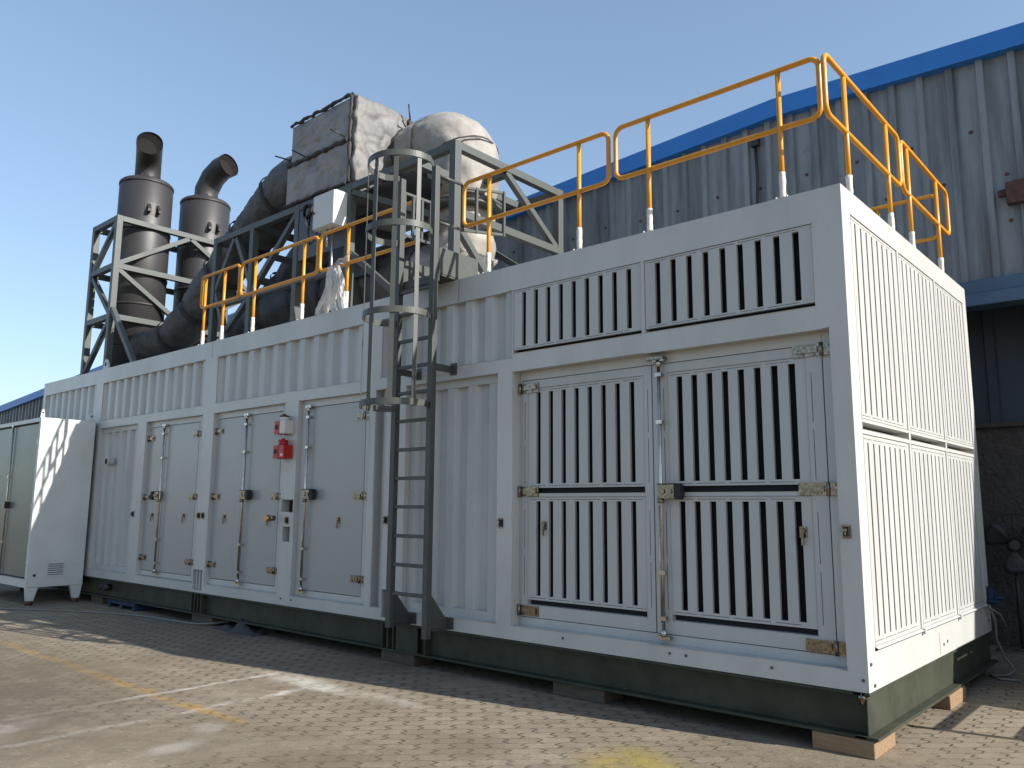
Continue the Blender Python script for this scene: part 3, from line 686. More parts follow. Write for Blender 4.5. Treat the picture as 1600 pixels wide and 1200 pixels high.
# ------------------------------------------------------------------ silencers
def silencer(y, label, ztop, az):
    c0 = K((-12.05, y, ztop), KS); x, y, ztop = c0; t = thing('exhaust_silencer', label, 'silencer', (x, y, H), 'exhaust silencers in the tower')
    r = .435*KS; m = MB()
    prof = [(0, H+.02), (r, H+.02), (r, ztop-.03), (r-.03, ztop), (0, ztop+.015)]
    n = 40; vs = []
    for pr_, pz in prof:
        for k in range(n): a = 2*math.pi*k/n; vs.append((x+pr_*math.cos(a), y+pr_*math.sin(a), pz))
    fs = [(i*n+k, i*n+(k+1) % n, (i+1)*n+(k+1) % n, (i+1)*n+k) for i in range(len(prof)-1) for k in range(n)]
    m.add(vs, fs, True); b = m.build('body', M['silencer'], t)
    b.data.polygons.foreach_set('use_smooth', [abs(p.normal.z) < .5 for p in b.data.polygons])
    for z in (ztop-.07, ztop-.98, ztop-1.86, ztop-2.4, ztop-2.75, ztop-3.2):
        m = MB(); m.tube([(x, y, z-.022), (x, y, z+.022)], r+.010, 40); m.build('band', M['soot'] if z < ztop-.1 else M['silencer'], t)
    # plate with two support lugs
    m = MB(); a_ = [-.42+.09*k for k in range(8)]
    m.grid([[(x+math.cos(a)*(r+.006), y+math.sin(a)*(r+.006), zq) for a in a_] for zq in (ztop-.72, ztop-.50)]); lp = m.build('lug_plate', M['silencer'], t, recalc=False)
    for sg in (-.27, .06):
        ax, ay = math.cos(sg), math.sin(sg); p = Vector((x+ax*(r+.004), y+ay*(r+.004), ztop-.60)); tx = Vector((-ay, ax, 0)); o_ = Vector((ax, ay, 0))
        m = MB()
        v = [p+o_*.004+Vector((0,0,.07)), p+o_*.10+Vector((0,0,-.05)), p+o_*.10+Vector((0,0,-.10)), p+o_*.004+Vector((0,0,-.10))]
        m.add([q+tx*.028 for q in v] + [q-tx*.028 for q in v], [(0,1,2,3),(7,6,5,4),(0,4,5,1),(1,5,6,2),(2,6,7,3),(3,7,4,0)]); m.build('lug', M['soot'], lp)
    # outlet: flange, short riser, mitred bend, mesh
    R_ = .225; d = Vector((math.cos(az), math.sin(az), 0)); c = Vector((x, y, ztop))
    m = MB(); m.tube([c+Vector((0,0,.012)), c+Vector((0,0,.04))], .29, 28); m.tube([c+Vector((0,0,.044)), c+Vector((0,0,.07))], .29, 28)
    for k in range(16):
        a = 2*math.pi*k/16; q = c+Vector((.262*math.cos(a), .262*math.sin(a), 0)); m.cyl(q+Vector((0,0,.07)), q+Vector((0,0,.095)), .017, 6)
    m.build('outlet_flange', M['soot'], t)
    m = MB(); m.box(x-.47, x-.40, y-.1, y-.02, ztop-.03, ztop+.06); m.build('lifting_eye', M['silencer'], t)
    pts = [c+Vector((0,0,.07)), c+Vector((0,0,.24)), c+d*.10+Vector((0,0,.42)), c+d*.30+Vector((0,0,.53)), c+d*.60+Vector((0,0,.57))]
    if az > 0: pts = [c+Vector((0,0,.07)), c+Vector((0,0,.26)), c+d*.16+Vector((0,0,.50)), c+d*.38+Vector((0,0,.64)), c+d*.60+Vector((0,0,.68))]
    o = MB(); o.tube(pts, R_, 26, caps=False); op = o.build('outlet_pipe', M['soot'] if az < 0 else M['silencer'], t)
    op.data.polygons.foreach_set('use_smooth', [True]*len(op.data.polygons))
    e = (pts[-1]-pts[-2]).normalized(); s_ = e.orthogonal().normalized(); u_ = e.cross(s_)
    m = MB(); m.tube([pts[-1]-e*.16, pts[-1]-e*.15], R_*.985, 26); m.build('outlet_back', M['grille'], t)
    m = MB()
    for k in range(-6, 7):
        q = k*R_/6.6; hw = math.sqrt(max(R_*R_-q*q, 1e-4))*.98
        for s2, u2 in ((s_, u_), (u_, s_)): m.bar(pts[-1]-e*.03+s2*q-u2*hw, pts[-1]-e*.03+s2*q+u2*hw, .005)
    m.build('outlet_mesh', M['mesh'], t)
    m = MB(); m.tube([pts[-1]-e*.02, pts[-1]+e*.002], R_+.006, 26, caps=False); m.build('outlet_rim', M['soot'], t)
silencer(.70, 'dark exhaust silencer nearer the viewer, its outlet bend facing the viewer', 6.66, -.42)
silencer(1.80, 'dark exhaust silencer farther back, its outlet bend turned to the right', 6.64, .22)

# ------------------------------------------------------------------ insulated ducts
def lumpy_tube(pts, r, seed, n=48, step=.05, amp=.035, sm=()):
    """thick cloth-wrapped duct: resampled path with sagging wrinkles"""
    rg = random.Random(seed); P = [Vector(p) for p in pts]
    out = [P[0]]; rad = [r[0] if isinstance(r, list) else r]
    for i in range(len(P)-1):
        L_ = (P[i+1]-P[i]).length; k = max(1, int(L_/step))
        for j in range(1, k+1):
            out.append(P[i].lerp(P[i+1], j/k)); ra = r[i] if isinstance(r, list) else r; rb = r[i+1] if isinstance(r, list) else r
            rad.append(ra+(rb-ra)*j/k)
    for _ in range(3): out = [out[0]] + [(out[i-1]+out[i]*2+out[i+1])/4 for i in range(1, len(out)-1)] + [out[-1]]
    m = MB(); m.tube(out, rad, n)
    ph = [rg.uniform(0, 6.28) for _ in range(8)]; base = len(out)
    for i in range(base):
        c = out[i]
        for k in range(n):
            v = Vector(m.v[i*n+k]); a = 2*math.pi*k/n
            o_ = Vector((seed*2.3, seed, 0)); f = min([abs(i/(base-1)-q_)*base*step for q_ in sm] or [9])
            pk = max(0, 1-f/.22)
            w = mnoise.noise(v*2.0+o_)*1.1 + .5*mnoise.noise(v*6.5+o_) - .8*(1-abs(mnoise.noise(v*3.3+o_)))**5 - .5*(1-abs(mnoise.noise(Vector((v.x*2, v.y*8, v.z*5))+o_)))**6 + pk*(1.3*mnoise.noise(Vector((math.cos(a)*5, math.sin(a)*5, seed))) - .9) + rg.uniform(-.08, .08)
            m.v[i*n+k] = tuple(v + (v-c).normalized()*amp*w*.5)
    return m, out, rad
def seam_ring(pts, rad, i, parent, mat_, w=.03, extra=.012):
    i = max(1, min(len(pts)-2, i)); d = (pts[i+1]-pts[i-1]).normalized(); m = MB()
    rg = random.Random(i); m.tube([pts[i]-d*w, pts[i]-d*w*.3, pts[i]+d*w*.4, pts[i]+d*w], [rad[i]+extra*.4, rad[i]+extra*1.3, rad[i]+extra, rad[i]+extra*.3], 30, caps=False, jitter=.02, rng=rg)
    m.build('seam', mat_, parent)
def duct(label, pts, r, seed, material, seams, ring=None, amp=.035, k0=1., k1=1.):
    n_ = len(pts)-1; kk = [k0+(k1-k0)*max(0, min(1, (p[0]+11.66)/5.0)) for p in pts]
    pts = [K(p, k) for p, k in zip(pts, kk)]; r = [a*k for a, k in zip(r if isinstance(r, list) else [r]*len(pts), kk)]
    t = thing('insulated_duct', label, 'duct', tuple(pts[0]), 'cloth wrapped exhaust ducts on the roof')
    m, P, Rd = lumpy_tube(pts, r, seed, amp=amp*1.7, sm=seams); m.build('cloth_wrap', material, t)
    for s_ in seams: seam_ring(P, Rd, int(s_*(len(P)-1)), t, ring or M['seam'])
    return t
for y, sd, lab in ((.72, 3, 'front sloping insulated duct rising from the nearer silencer to the padded box'), (1.80, 5, 'rear sloping insulated duct rising from the farther silencer behind the steel frame')):
    a = y
    duct(lab, [(-11.66, a, 3.68), (-10.95, a, 3.66), (-10.5, a, 3.78), (-9.5, a, 4.34), (-8.5, a, 4.93), (-7.7, a-.02, 5.28), (-7.2, a-.05, 5.36), (-6.63, a-.07 if y < 1 else 1.5, 5.34)],
         [.29,.29,.29,.30,.32,.36,.38,.38], sd, M['cloth_dark'], (.17,.30,.47,.62,.80,.95), amp=.03, k0=KS, k1=KT)
duct('low thick insulated duct lying along the roof behind the yellow railing', [(-8.35, .95, 3.72), (-7.2, .95, 3.74), (-6.0, .95, 3.74), (-5.0, .95, 3.74), (-4.93, .95, 3.74)], .40, 9, M['cloth_dark'], (.1,.33,.52,.75,.97), amp=.03, k0=KT, k1=KT)
# padded box
bx = thing('insulated_box', 'big padded box wrapped in grey quilted cloth on top of the steel frame', 'insulated box', K((-5.96, .85, 4.67), KT))
def pad(x0, x1, y0, y1, z0, z1, seed, name='padding', n=16, amp=.038):
    """puffed cloth cushion"""
    rg = random.Random(seed); m = MB(); ph = [rg.uniform(0, 6.28) for _ in range(12)]
    def P(u, v, w):
        q = Vector((x0+(x1-x0)*u, y0+(y1-y0)*v, z0+(z1-z0)*w)); c = Vector(((x0+x1)/2, (y0+y1)/2, (z0+z1)/2))
        e = [max(0., 1-abs(2*t-1)**5) for t in (u, v, w)]
        dx = 1 if u in (0, 1) else 0; dy = 1 if v in (0, 1) else 0; dz = 1 if w in (0, 1) else 0
        s_ = (e[1]*e[2] if dx else 0), (e[0]*e[2] if dy else 0), (e[0]*e[1] if dz else 0)
        o_ = Vector((seed*3.1, seed*1.7, 0))
        fold = (1-abs(mnoise.noise(Vector((q.x*4.2, q.y*4.2, q.z*2.6))+o_)))**5 + .7*(1-abs(mnoise.noise(Vector((q.x*2.5+q.z*3, q.y*3, q.z*7-q.x*3))+o_)))**6
        edge = max(0, max(abs(2*t-1) for t in ((v, w) if dx else (u, w) if dy else (u, v)))-.72)/.28
        pk = edge*mnoise.noise(Vector((q.x*17, q.y*17, q.z*17)))
        wob = mnoise.noise(q*2.2+o_)*.9 + .5*mnoise.noise(q*6+o_) - fold*.75 + pk*1.2
        q.x += (1 if u > .5 else -1)*(s_[0]*(.035+wob*amp)); q.y += (1 if v > .5 else -1)*(s_[1]*(.035+wob*amp)); q.z += (1 if w > .5 else -1)*(s_[2]*(.03+wob*amp))
        return q
    P_0 = P; P = lambda u, v, w: K(P_0(u, v, w), KT)
    L_ = [i/n for i in range(n+1)]
    for f_ in (0, 1):
        m.grid([[P(a, b, f_) for a in L_] for b in L_], True); m.grid([[P(a, f_, b) for a in L_] for b in L_], True); m.grid([[P(f_, a, b) for a in L_] for b in L_], True)
    return m
pad(-6.58, -5.40, .09, 1.62, 5.22, 5.73, 1, n=44).build('padding', M['cloth_grey'], bx)
pad(-6.62, -5.40, .07, 1.62, 4.70, 5.20, 2, n=44).build('padding', M['cloth_grey'], bx)
pad(-5.395, -5.30, .10, .86, 4.70, 5.73, 4, n=40).build('padding', M['cloth_side'], bx)
m = MB(); rg = random.Random(5)
def tape(p, q, r=.022):
    p = K(p, KT); q = K(q, KT); k = int((q-p).length/.06); m.tube([p.lerp(q, i/k)+Vector((rg.uniform(-.008,.008), rg.uniform(-.008,.008), rg.uniform(-.012,.012))) for i in range(k+1)], [r*rg.uniform(.6,1.3) for _ in range(k+1)], 7)
tape((-6.6, .06, 5.21), (-5.4, .06, 5.21), .03); tape((-6.58, .07, 5.74), (-5.38, .07, 5.75)); tape((-5.39, .07, 5.75), (-5.39, 1.6, 5.75), .03)
tape((-5.385, .07, 4.7), (-5.385, .07, 5.74), .026); tape((-5.28, .86, 4.72), (-5.28, .86, 5.72), .03); tape((-6.61, .05, 4.7), (-5.4, .05, 4.69), .02)
m.build('taped_seam', M['seam'], bx)
for p, d in (((-5.42,.03,5.23),(-.02,-.22,.03)), ((-6.2,.03,5.22),(-.05,-.18,.05)), ((-5.2,.8,5.66),(.02,-.05,.2)), ((-5.25,.86,5.5),(.05,-.2,.12)), ((-5.27,.82,5.3),(.1,-.15,.0)), ((-6.62,.1,5.32),(-.2,-.12,.08)), ((-6.64,.3,5.30),(-.18,-.05,.14))):
    m = MB(); m.cyl(K(p, KT), K(p, KT)+Vector(d), .011, 6); m.build('stud', M['blackcable'], bx)
# bend on the right of the box: over, down and back under
E_ = thing('insulated_bend', 'bulging cream cloth-wrapped duct bend arching down to the right of the padded box', 'duct', K((-4.4, .92, 3.6), KT), 'cloth wrapped exhaust ducts on the roof')
bend = [(-5.36,.95,5.22)] + [(-4.93,.95,5.22)] + [tuple(p) for p in arc((-4.86,.95,4.78), .44, math.pi/2, 0, 8, (1,0,0), (0,0,1))] + [(-4.42,.95,4.45)]
bend = [K(p, KT) for p in bend]; low_k = KT
m, P_, Rd = lumpy_tube(bend, [q*KT for q in [.36,.41]+[.425]*9+[.35]], 21, n=56, amp=.05, step=.045, sm=(.30,.66)); m.build('cloth_wrap', M['cloth'], E_)
seam_ring(P_, Rd, int(.30*len(P_)), E_, M['cloth'], .03, .0); seam_ring(P_, Rd, int(.66*len(P_)), E_, M['seam'], .015, .006); seam_ring(P_, Rd, 2, E_, M['seam'], .05, .02)
m = MB(); m.tube([K((-4.40,.95,4.40), KT),K((-4.40,.95,4.36), KT)], .44*KT, 30); m.tube([K((-4.40,.95,4.355), KT),K((-4.40,.95,4.32), KT)], .44*KT, 30)
m.build('flange', M['steel_gray'], E_)
low = [(-4.40,.95,4.32),(-4.40,.95,4.05)] + [tuple(p) for p in arc((-4.72,.95,4.0), .32, 0, -math.pi/2, 6, (1,0,0), (0,0,1))] + [(-4.92,.95,3.70)]
low = [K((a, b, c_), KT) for a, b, c_ in low]
m, P_, Rd = lumpy_tube(low, [q*KT for q in [.33,.33]+[.36]*7+[.38]], 31, n=48, amp=.07, step=.045); m.build('lower_wrap', M['cloth'], E_)
m, P_, Rd = lumpy_tube(low[3:7], .385*KT, 33, n=52, amp=.16, step=.03); m.build('foil_sleeve', M['foil'], E_)

# ------------------------------------------------------------------ control box on the frame
Kb = thing('control_box', 'small white control cabinet hanging on the steel frame above the railing', 'control box', K((-5.5, -.05, 4.15), KT))
m = MB(); kbox(m, (-5.765, -.10, 4.155), (-5.37, .06, 4.555), KT); m.build('enclosure', M['ctrl'], Kb, bevel=.006)
m = MB(); kbox(m, (-5.758, -.122, 4.162), (-5.377, -.101, 4.548), KT); d = m.build('door', M['ctrl'], Kb, bevel=.005)
m = MB(); m.cyl(K((-5.735,-.122,4.35), KT), K((-5.735,-.137,4.35), KT), .015, 10); m.build('latch', M['black'], d)
for x, zb in ((-5.60, 3.95), (-5.50, 3.25)):
    m = MB(); m.tube([K((x,-.03,4.154), KT), K((x,-.03,zb), KT)], .014, 8); m.build('conduit', M['rod'], Kb)
cc = MB(); pts = []
for k in range(60):
    a = k*.55; pts.append(K((-6.03+.075*math.cos(a)+.01*math.sin(k), .01-.0008*k, 4.48+.085*math.sin(a)), KT))
cc.tube(pts, .010, 6); cc.tube([K(p, KT) for p in [(-6.0,.0,4.4),(-5.99,-.02,4.2),(-5.93,-.03,4.05),(-5.83,-.02,4.1),(-5.82,0,4.35),(-5.86,.02,4.5)]], .012, 6); cc.cur = 1
cc.tube([K(p, KT) for p in [(-6.03,-.03,4.40),(-5.98,-.05,4.32),(-5.96,-.04,4.25)]], .018, 8); cc.tube([K(p, KT) for p in [(-5.9,-.03,4.52),(-5.9,-.04,4.42)]], .02, 8)
o = cc.build('cable_coil', [M['blackcable'], M['chrome']]); tag(o, 'coil of black cable hung on the steel frame left of the white control box', 'cable')
c_ = K((-6, 0, 4.3), KT); o.data.transform(Matrix.Translation(-c_)); o.location = c_

# ------------------------------------------------------------------ torn plastic film on the railing
m = MB(); rg = random.Random(11); rows = []
for j in range(17):
    v = j/16; row = []
    wdt = .10+.26*v**.7; cx = -5.60+.02*math.sin(v*4); 
    for i in range(22):
        u = i/21; zb = 3.73-.50*v-.05*math.sin(u*9)*v
        row.append((cx+(u-.42)*wdt*(1+.2*math.sin(v*9+u*5)), .03+.045*math.sin(u*19+v*3)*(.4+v)-.02*v+rg.uniform(-.006,.006), zb+rg.uniform(-.006,.006)))
    rows.append(row)
m.grid(rows, True)
tail = []
for j in range(10):
    v = j/9; tail.append([(-5.48+.16*v+.03*u+(u-.5)*.10*(1-v*.4), .02+.03*math.sin(u*12+v*6), 3.70-.52*v+.02*math.sin(u*7)) for u in [k/9 for k in range(10)]])
m.grid(tail, True)
up = []
for j in range(9):
    v = j/8; up.append([(-5.62+.34*v, .05+.03*math.sin(u*9+v*7), 3.73+.13*v*u+.015*math.sin(v*15)) for u in [k/7 for k in range(8)]])
m.grid(up, True)
o = m.build('plastic_bag', M['clearplastic'], recalc=False, weld=False); tag(o, 'torn clear plastic bag tied to the yellow railing', 'plastic bag')
o.data.transform(Matrix.Translation((5.55, 0, -3.7))); o.location = (-5.55, 0, 3.7)

# ------------------------------------------------------------------ side cabinet at the left
B = thing('equipment_cabinet', 'white steel cabinet on short legs in front of the container, half in sun', 'cabinet', (-12.9, -.4, GZ))
x0, x1, y0, y1, z0, z1 = -14.1, -11.45, -.83, -.05, -.125, 2.36
m = MB(); ffn = lambda a, b, d: (a, y0+d, b)
m.pierced(ffn, x0, x1, z0, z1, [(x0+.05, x1-.05, z0+.12, z1-.06, .06)], .06)
m.add([(x1,y0,z0),(x1,y1,z0),(x1,y1,z1),(x1,y0,z1)], [(0,1,2,3)]); m.add([(x0,y0,z1),(x1,y0,z1),(x1,y1,z1),(x0,y1,z1)], [(0,1,2,3)])
m.add([(x0,y1,z0),(x1,y1,z0),(x1,y1,z1),(x0,y1,z1)], [(3,2,1,0)]); m.add([(x0,y0,z0),(x0,y1,z0),(x0,y1,z1),(x0,y0,z1)], [(3,2,1,0)]); m.add([(x0,y0,z0),(x1,y0,z0),(x1,y1,z0),(x0,y1,z0)], [(3,2,1,0)])
m.build('body', M['cab'], B, bevel=.008, recalc=False)
m = MB(); m.box(x0+.051, x1-.051, y0+.055, y0+.06, z0+.121, z1-.061); m.build('door_gasket', M['black'], B)
cs = -12.64
for a, b in ((x0+.06, cs-.006), (cs+.006, x1-.065)):
    m = MB(); m.box(a, b, y0+.02, y0+.054, z0+.14, z1-.085); d = m.build('door', M['cabdoor'], B, bevel=.004)
    if b > -12:
        for z in (.25, 1.05, 2.0): q = MB(); q.box(b-.07, b+.0, y0+.004, y0+.0195, z-.035, z+.035); q.cyl((b+.006, y0+.008, z-.04), (b+.006, y0+.008, z+.04), .012, 8); q.build('hinge', M['chrome'], d)
        q = MB(); q.cyl((cs+.03, y0-.005, z0+.11), (cs+.03, y0-.005, z1-.05), .011, 8)
        for z in (z0+.13, z1-.07, 1.5, .5): q.box(cs, cs+.06, y0-.02, y0+.019, z-.018, z+.018)
        q.build('lock_rod', M['rod'], d)
        q = MB(); q.box(cs-.01, cs+.075, y0-.04, y0+.019, 1.02, 1.10); q.cur = 1; q.box(cs+.076, cs+.12, y0-.045, y0+.019, 1.01, 1.11); q.build('lock_handle', [M['chrome'], M['black']], d)
for y in (y0+.09, y1-.09):
    for x in (x1-.045, x0+.4):
        s_ = 1 if y < -.4 else -1
        m = MB(); v = [(x, y-.085*s_, z0), (x, y+.08*s_, z0), (x, y+.03*s_, GZ+.06), (x, y-.06*s_, GZ+.06)]
        m.add([(a-.04, b, c) for a, b, c in v] + [(a+.04, b, c) for a, b, c in v], [(0,1,2,3),(7,6,5,4),(0,4,5,1),(1,5,6,2),(2,6,7,3),(3,7,4,0)]); lg = m.build('leg', M['cab'], B, bevel=.004)
        q = MB(); q.cyl((x, y-.015*s_, GZ+.001), (x, y-.015*s_, GZ+.06), .05, 14); q.build('rubber_foot', M['rust'], lg)
q = MB(); vx = x1+.001
vb = [(y0+.27, y0+.50)]
q.box(vx, vx+.006, y0+.245, y0+.515, .01, .265); q.cur = 1
for k in range(6): q.box(vx+.006, vx+.0075, y0+.275, y0+.485, .045+k*.03, .058+k*.03)
q.cur = 0
for k in range(6): q.box(vx+.0076, vx+.018, y0+.27, y0+.49, .056+k*.03, .066+k*.03)
for yy in (y0+.265, y0+.38, y0+.495):
    for z in (.022, .252): q.cyl((vx+.006, yy, z), (vx+.011, yy, z), .008, 6)
q.build('vent_cover', [M['cab'], M['black']], B)
for y in (y0+.035, y1-.05):
    q = MB(); pr = [(-.05,0),(.05,0),(.035,.10),(0,.135),(-.035,.10)]; n = len(pr)
    vs = [(x1-.06, y+a*(1 if y > -.3 else .6), z1+.001+b) for a, b in pr] + [(x1-.085, y+a*(1 if y > -.3 else .6), z1+.001+b) for a, b in pr]
    q.add(vs, [tuple(range(n)), tuple(range(2*n-1, n-1, -1))] + [(k, (k+1) % n, n+(k+1) % n, n+k) for k in range(n)])
    q.cur = 1; q.cyl((x1-.0595, y, z1+.075), (x1-.0590, y, z1+.075), .015, 12); q.build('lifting_lug', [M['cab'], M['black']], B)
q = MB(); q.cyl((x1+.0005, y0+.1, .05), (x1+.006, y0+.1, .05), .022, 12); q.build('earth_stud', M['chrome'], B)

# ------------------------------------------------------------------ warehouse
YW = 4.3
Wh = thing('warehouse', 'large grey-blue ribbed metal warehouse with a bright blue roof trim behind the container', 'warehouse', (-8, YW, GZ))
RX, RZ = -2.15, 6.235
def roofz(x): return RZ + ((x-RX)*.0601 if x < RX else (RX-x)*.0325)
XL, XR = -46.0, 3.0
def cladding(xa_, xb_, zlo, zhi_fn, y, pitch, rib=.035, material=None, name='cladding', parent=None, screws=()):
    m = MB(); pts = []; x = xa_
    while x < xb_:
        for dx, dy in ((0, 0), (pitch*.66, 0), (pitch*.70, -rib), (pitch*.92, -rib), (pitch*.96, 0)):
            if x+dx < xb_: pts.append((x+dx, y+dy))
        x += pitch
    m.grid([[(a, b, zlo) for a, b in pts], [(a, b, zhi_fn(a)) for a, b in pts]]); m.cur = 1; rg = random.Random(3)
    for i in range(int((xb_-xa_)/pitch)):
        x = xa_+i*pitch+pitch*.36
        for z in screws:
            if -18 < x and z < zhi_fn(x)-.4 and (i+int(z*10)) % 2 == 0: zz = z+rg.uniform(-.03, .03); m.cyl((x, y-.001, zz), (x, y-.012, zz), .02, 6)
    return m.build(name, [material, M['rust']], parent, recalc=False)
cladding(XL, XR, 3.45, lambda a: roofz(a)-.02, YW, .30, .05, M['clad'], 'upper_cladding', Wh, (4.05, 4.6, 5.15))
m = MB(); 
for a, b in ((XL-.3, RX), (RX, XR+.3)):
    P = [(a, YW-.13, roofz(a)-.235), (b, YW-.13, roofz(b)-.235), (b, YW-.13, roofz(b)), (a, YW-.13, roofz(a))]
    Q = [(p[0], YW+.02, p[2]) for p in P]
    m.add(P+Q, [(0,1,2,3),(3,2,6,7),(0,4,5,1)])
m.build('roof_trim', M['bluetrim'], Wh, recalc=False)
m = MB()
for a, b in ((XL-.3, RX), (RX, XR+.3)):
    m.add([(a, YW+.02, roofz(a)-.01), (b, YW+.02, roofz(b)-.01), (b, 34, roofz(b)-.01), (a, 34, roofz(a)-.01)], [(0,1,2,3)])
m.build('roof', M['concrete'], Wh, recalc=False)
m = MB(); m.box(-13.5, 26, YW-.16, YW+.10, 3.19, 3.325); m.box(-13.5, 26, YW-.10, YW+.10, 3.332, 3.48); m.build('gutter', M['bluegutter'], Wh, bevel=.01)
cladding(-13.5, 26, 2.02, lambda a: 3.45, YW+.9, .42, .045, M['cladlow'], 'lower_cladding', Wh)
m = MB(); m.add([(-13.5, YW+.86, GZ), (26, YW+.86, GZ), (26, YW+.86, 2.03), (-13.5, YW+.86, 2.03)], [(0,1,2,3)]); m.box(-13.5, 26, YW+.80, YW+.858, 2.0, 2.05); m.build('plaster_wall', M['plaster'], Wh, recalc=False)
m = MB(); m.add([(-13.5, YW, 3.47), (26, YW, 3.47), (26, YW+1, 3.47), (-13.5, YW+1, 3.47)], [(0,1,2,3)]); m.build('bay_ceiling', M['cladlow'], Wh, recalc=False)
cladding(XL, -13.5, GZ, lambda a: 3.46, YW, .30, .035, M['clad'], 'lower_cladding', Wh)
m = MB(); m.box(3.02, 26, YW, 20, 3.50, 4.72); m.build('shadow_annexe', M['clad'], Wh)  # unseen annexe, added at a height that shapes the end-face shadow
m = MB(); m.tube([(-2.42, YW-.05, 5.75), (-2.40, YW-.06, 5.3), (-2.44, YW-.05, 4.6), (-2.40, YW-.05, 3.9)], .022, 8); m.box(-2.46, -2.36, YW-.1, YW-.037, 5.70, 5.86); m.build('downlead', M['blackcable'], Wh)
m = MB(); m.box(.30, .62, YW-.14, YW-.036, 4.22, 4.46); m.box(.22, .30, YW-.1, YW-.036, 4.33, 4.40); m.build('rusty_bracket', M['rust'], Wh, bevel=.01)

# ------------------------------------------------------------------ pedestal fan
F = thing('pedestal_fan', 'black pedestal fan standing against the dark plastered warehouse wall', 'fan', (-.02, 4.88, GZ))
fc = Vector((.0, 4.80, .72)); ax = Vector((.25, -1, .05)).normalized(); sx = ax.cross(Vector((0,0,1))).normalized(); sy = sx.cross(ax)
m = MB(); m.tube(arc(fc, .33, 0, 2*math.pi, 40, sx, sy)[:-1], .008, 6, closed=True); m.tube(arc(fc+ax*.07, .22, 0, 2*math.pi, 32, sx, sy)[:-1], .003, 5, closed=True); m.tube(arc(fc+ax*.09, .12, 0, 2*math.pi, 24, sx, sy)[:-1], .003, 5, closed=True)
for k in range(24):
    a = 2*math.pi*k/24; d = sx*math.cos(a)+sy*math.sin(a); m.tube([fc+d*.33, fc+ax*.06+d*.27, fc+ax*.09+d*.05], .0022, 4); m.tube([fc+d*.33, fc-ax*.06+d*.27, fc-ax*.09+d*.05], .0022, 4)
m.build('guard', M['fan'], F)
for k in range(3):
    a = 2*math.pi*k/3+.5; m = MB(); rows = []
    for i in range(7):
        rr = .06+.235*i/6; hw = R(16+16*math.sin(math.pi*i/7)); rows.append([fc + sx*(rr*math.cos(a+(j/5-.5)*2*hw)) + sy*(rr*math.sin(a+(j/5-.5)*2*hw)) + ax*((j/5-.5)*.05) for j in range(6)])
    m.grid(rows, True); o = m.build('blade', M['fan'], F); sd = o.modifiers.new('thick', 'SOLIDIFY'); sd.thickness = .004
m = MB(); m.tube([fc+ax*.05, fc-ax*.12], [.05,.075], 18); m.build('motor', M['fan'], F)
m = MB(); m.cyl((fc-ax*.08), Vector((-.02, 4.88, .68)), .02, 8); m.cyl((-.02,4.88,.72), (-.02,4.88,GZ+.03), .018, 10); m.build('pole', M['fan'], F)
m = MB()
for k in range(4): a = k*math.pi/2+.6; m.bar((-.02,4.88,GZ+.06), (-.02+.26*math.cos(a), 4.88+.26*math.sin(a), GZ+.012), .03, .02)
m.build('base', M['fan'], F)

# ------------------------------------------------------------------ loose things
def top(o, c):
    c = Vector(c); o.data.transform(Matrix.Translation(-c)); o.location = c; return o
m = MB(); P = [(-12.2,-1.55,GZ+.012),(-11.2,-1.2,GZ+.012),(-10.75,-.86,GZ+.012),(-10.1,-.53,GZ+.012),(-9.5,-.28,GZ+.012),(-9.0,-.16,GZ+.012),(-8.4,-.12,GZ+.012),(-7.9,-.08,GZ+.014),(-7.7,.05,GZ+.03),(-7.62,.2,GZ+.05)]
Q = []
for i in range(len(P)-1):
    for k in range(6): Q.append(Vector(P[i]).lerp(Vector(P[i+1]), k/6))
Q.append(Vector(P[-1]))
for _ in range(6): Q = [Q[0]] + [(Q[i-1]+Q[i]*2+Q[i+1])/4 for i in range(1, len(Q)-1)] + [Q[-1]]
m.tube(Q, .012, 8); tag(top(m.build('ground_cable', M['cable']), (-9.5,-.28,GZ)), 'pale cable lying on the shaded paving along the foot of the skid', 'cable')
m = MB(); m.box(-10.6,-9.72,-.02,.45,GZ+.06,GZ+.085)
for x in (-10.58,-10.18,-9.78): m.box(x-.02+.02, x+.06, -.02, .45, GZ+.001, GZ+.06)
for k in range(6): m.box(-10.6, -9.72, -.02+k*.083, .03+k*.083, GZ+.0855, GZ+.10)
tag(top(m.build('plastic_pallet', M['blueplastic'], bevel=.004), (-10.15,.2,GZ)), 'blue plastic pallet lying in the shade under the far end of the skid', 'pallet')
rg = random.Random(8); m = MB(); rows = []
for j in range(15):
    row = []
    for i in range(23):
        u, v = i/22, j/14; e = math.sin(math.pi*u)**.6*math.sin(math.pi*v)**.6
        row.append((-7.5+.85*u+.03*math.sin(v*8), -.08+.36*v+.03*math.sin(u*9), GZ+.002+e*(.06+.05*math.sin(u*11+v*5)+.045*rg.random())))
    rows.append(row)
m.grid(rows, True); tag(top(m.build('rag_heap', M['rag'], recalc=False), (-7.1,.1,GZ)), 'crumpled dark grey rag heap on the paving at the foot of the skid', 'rag')
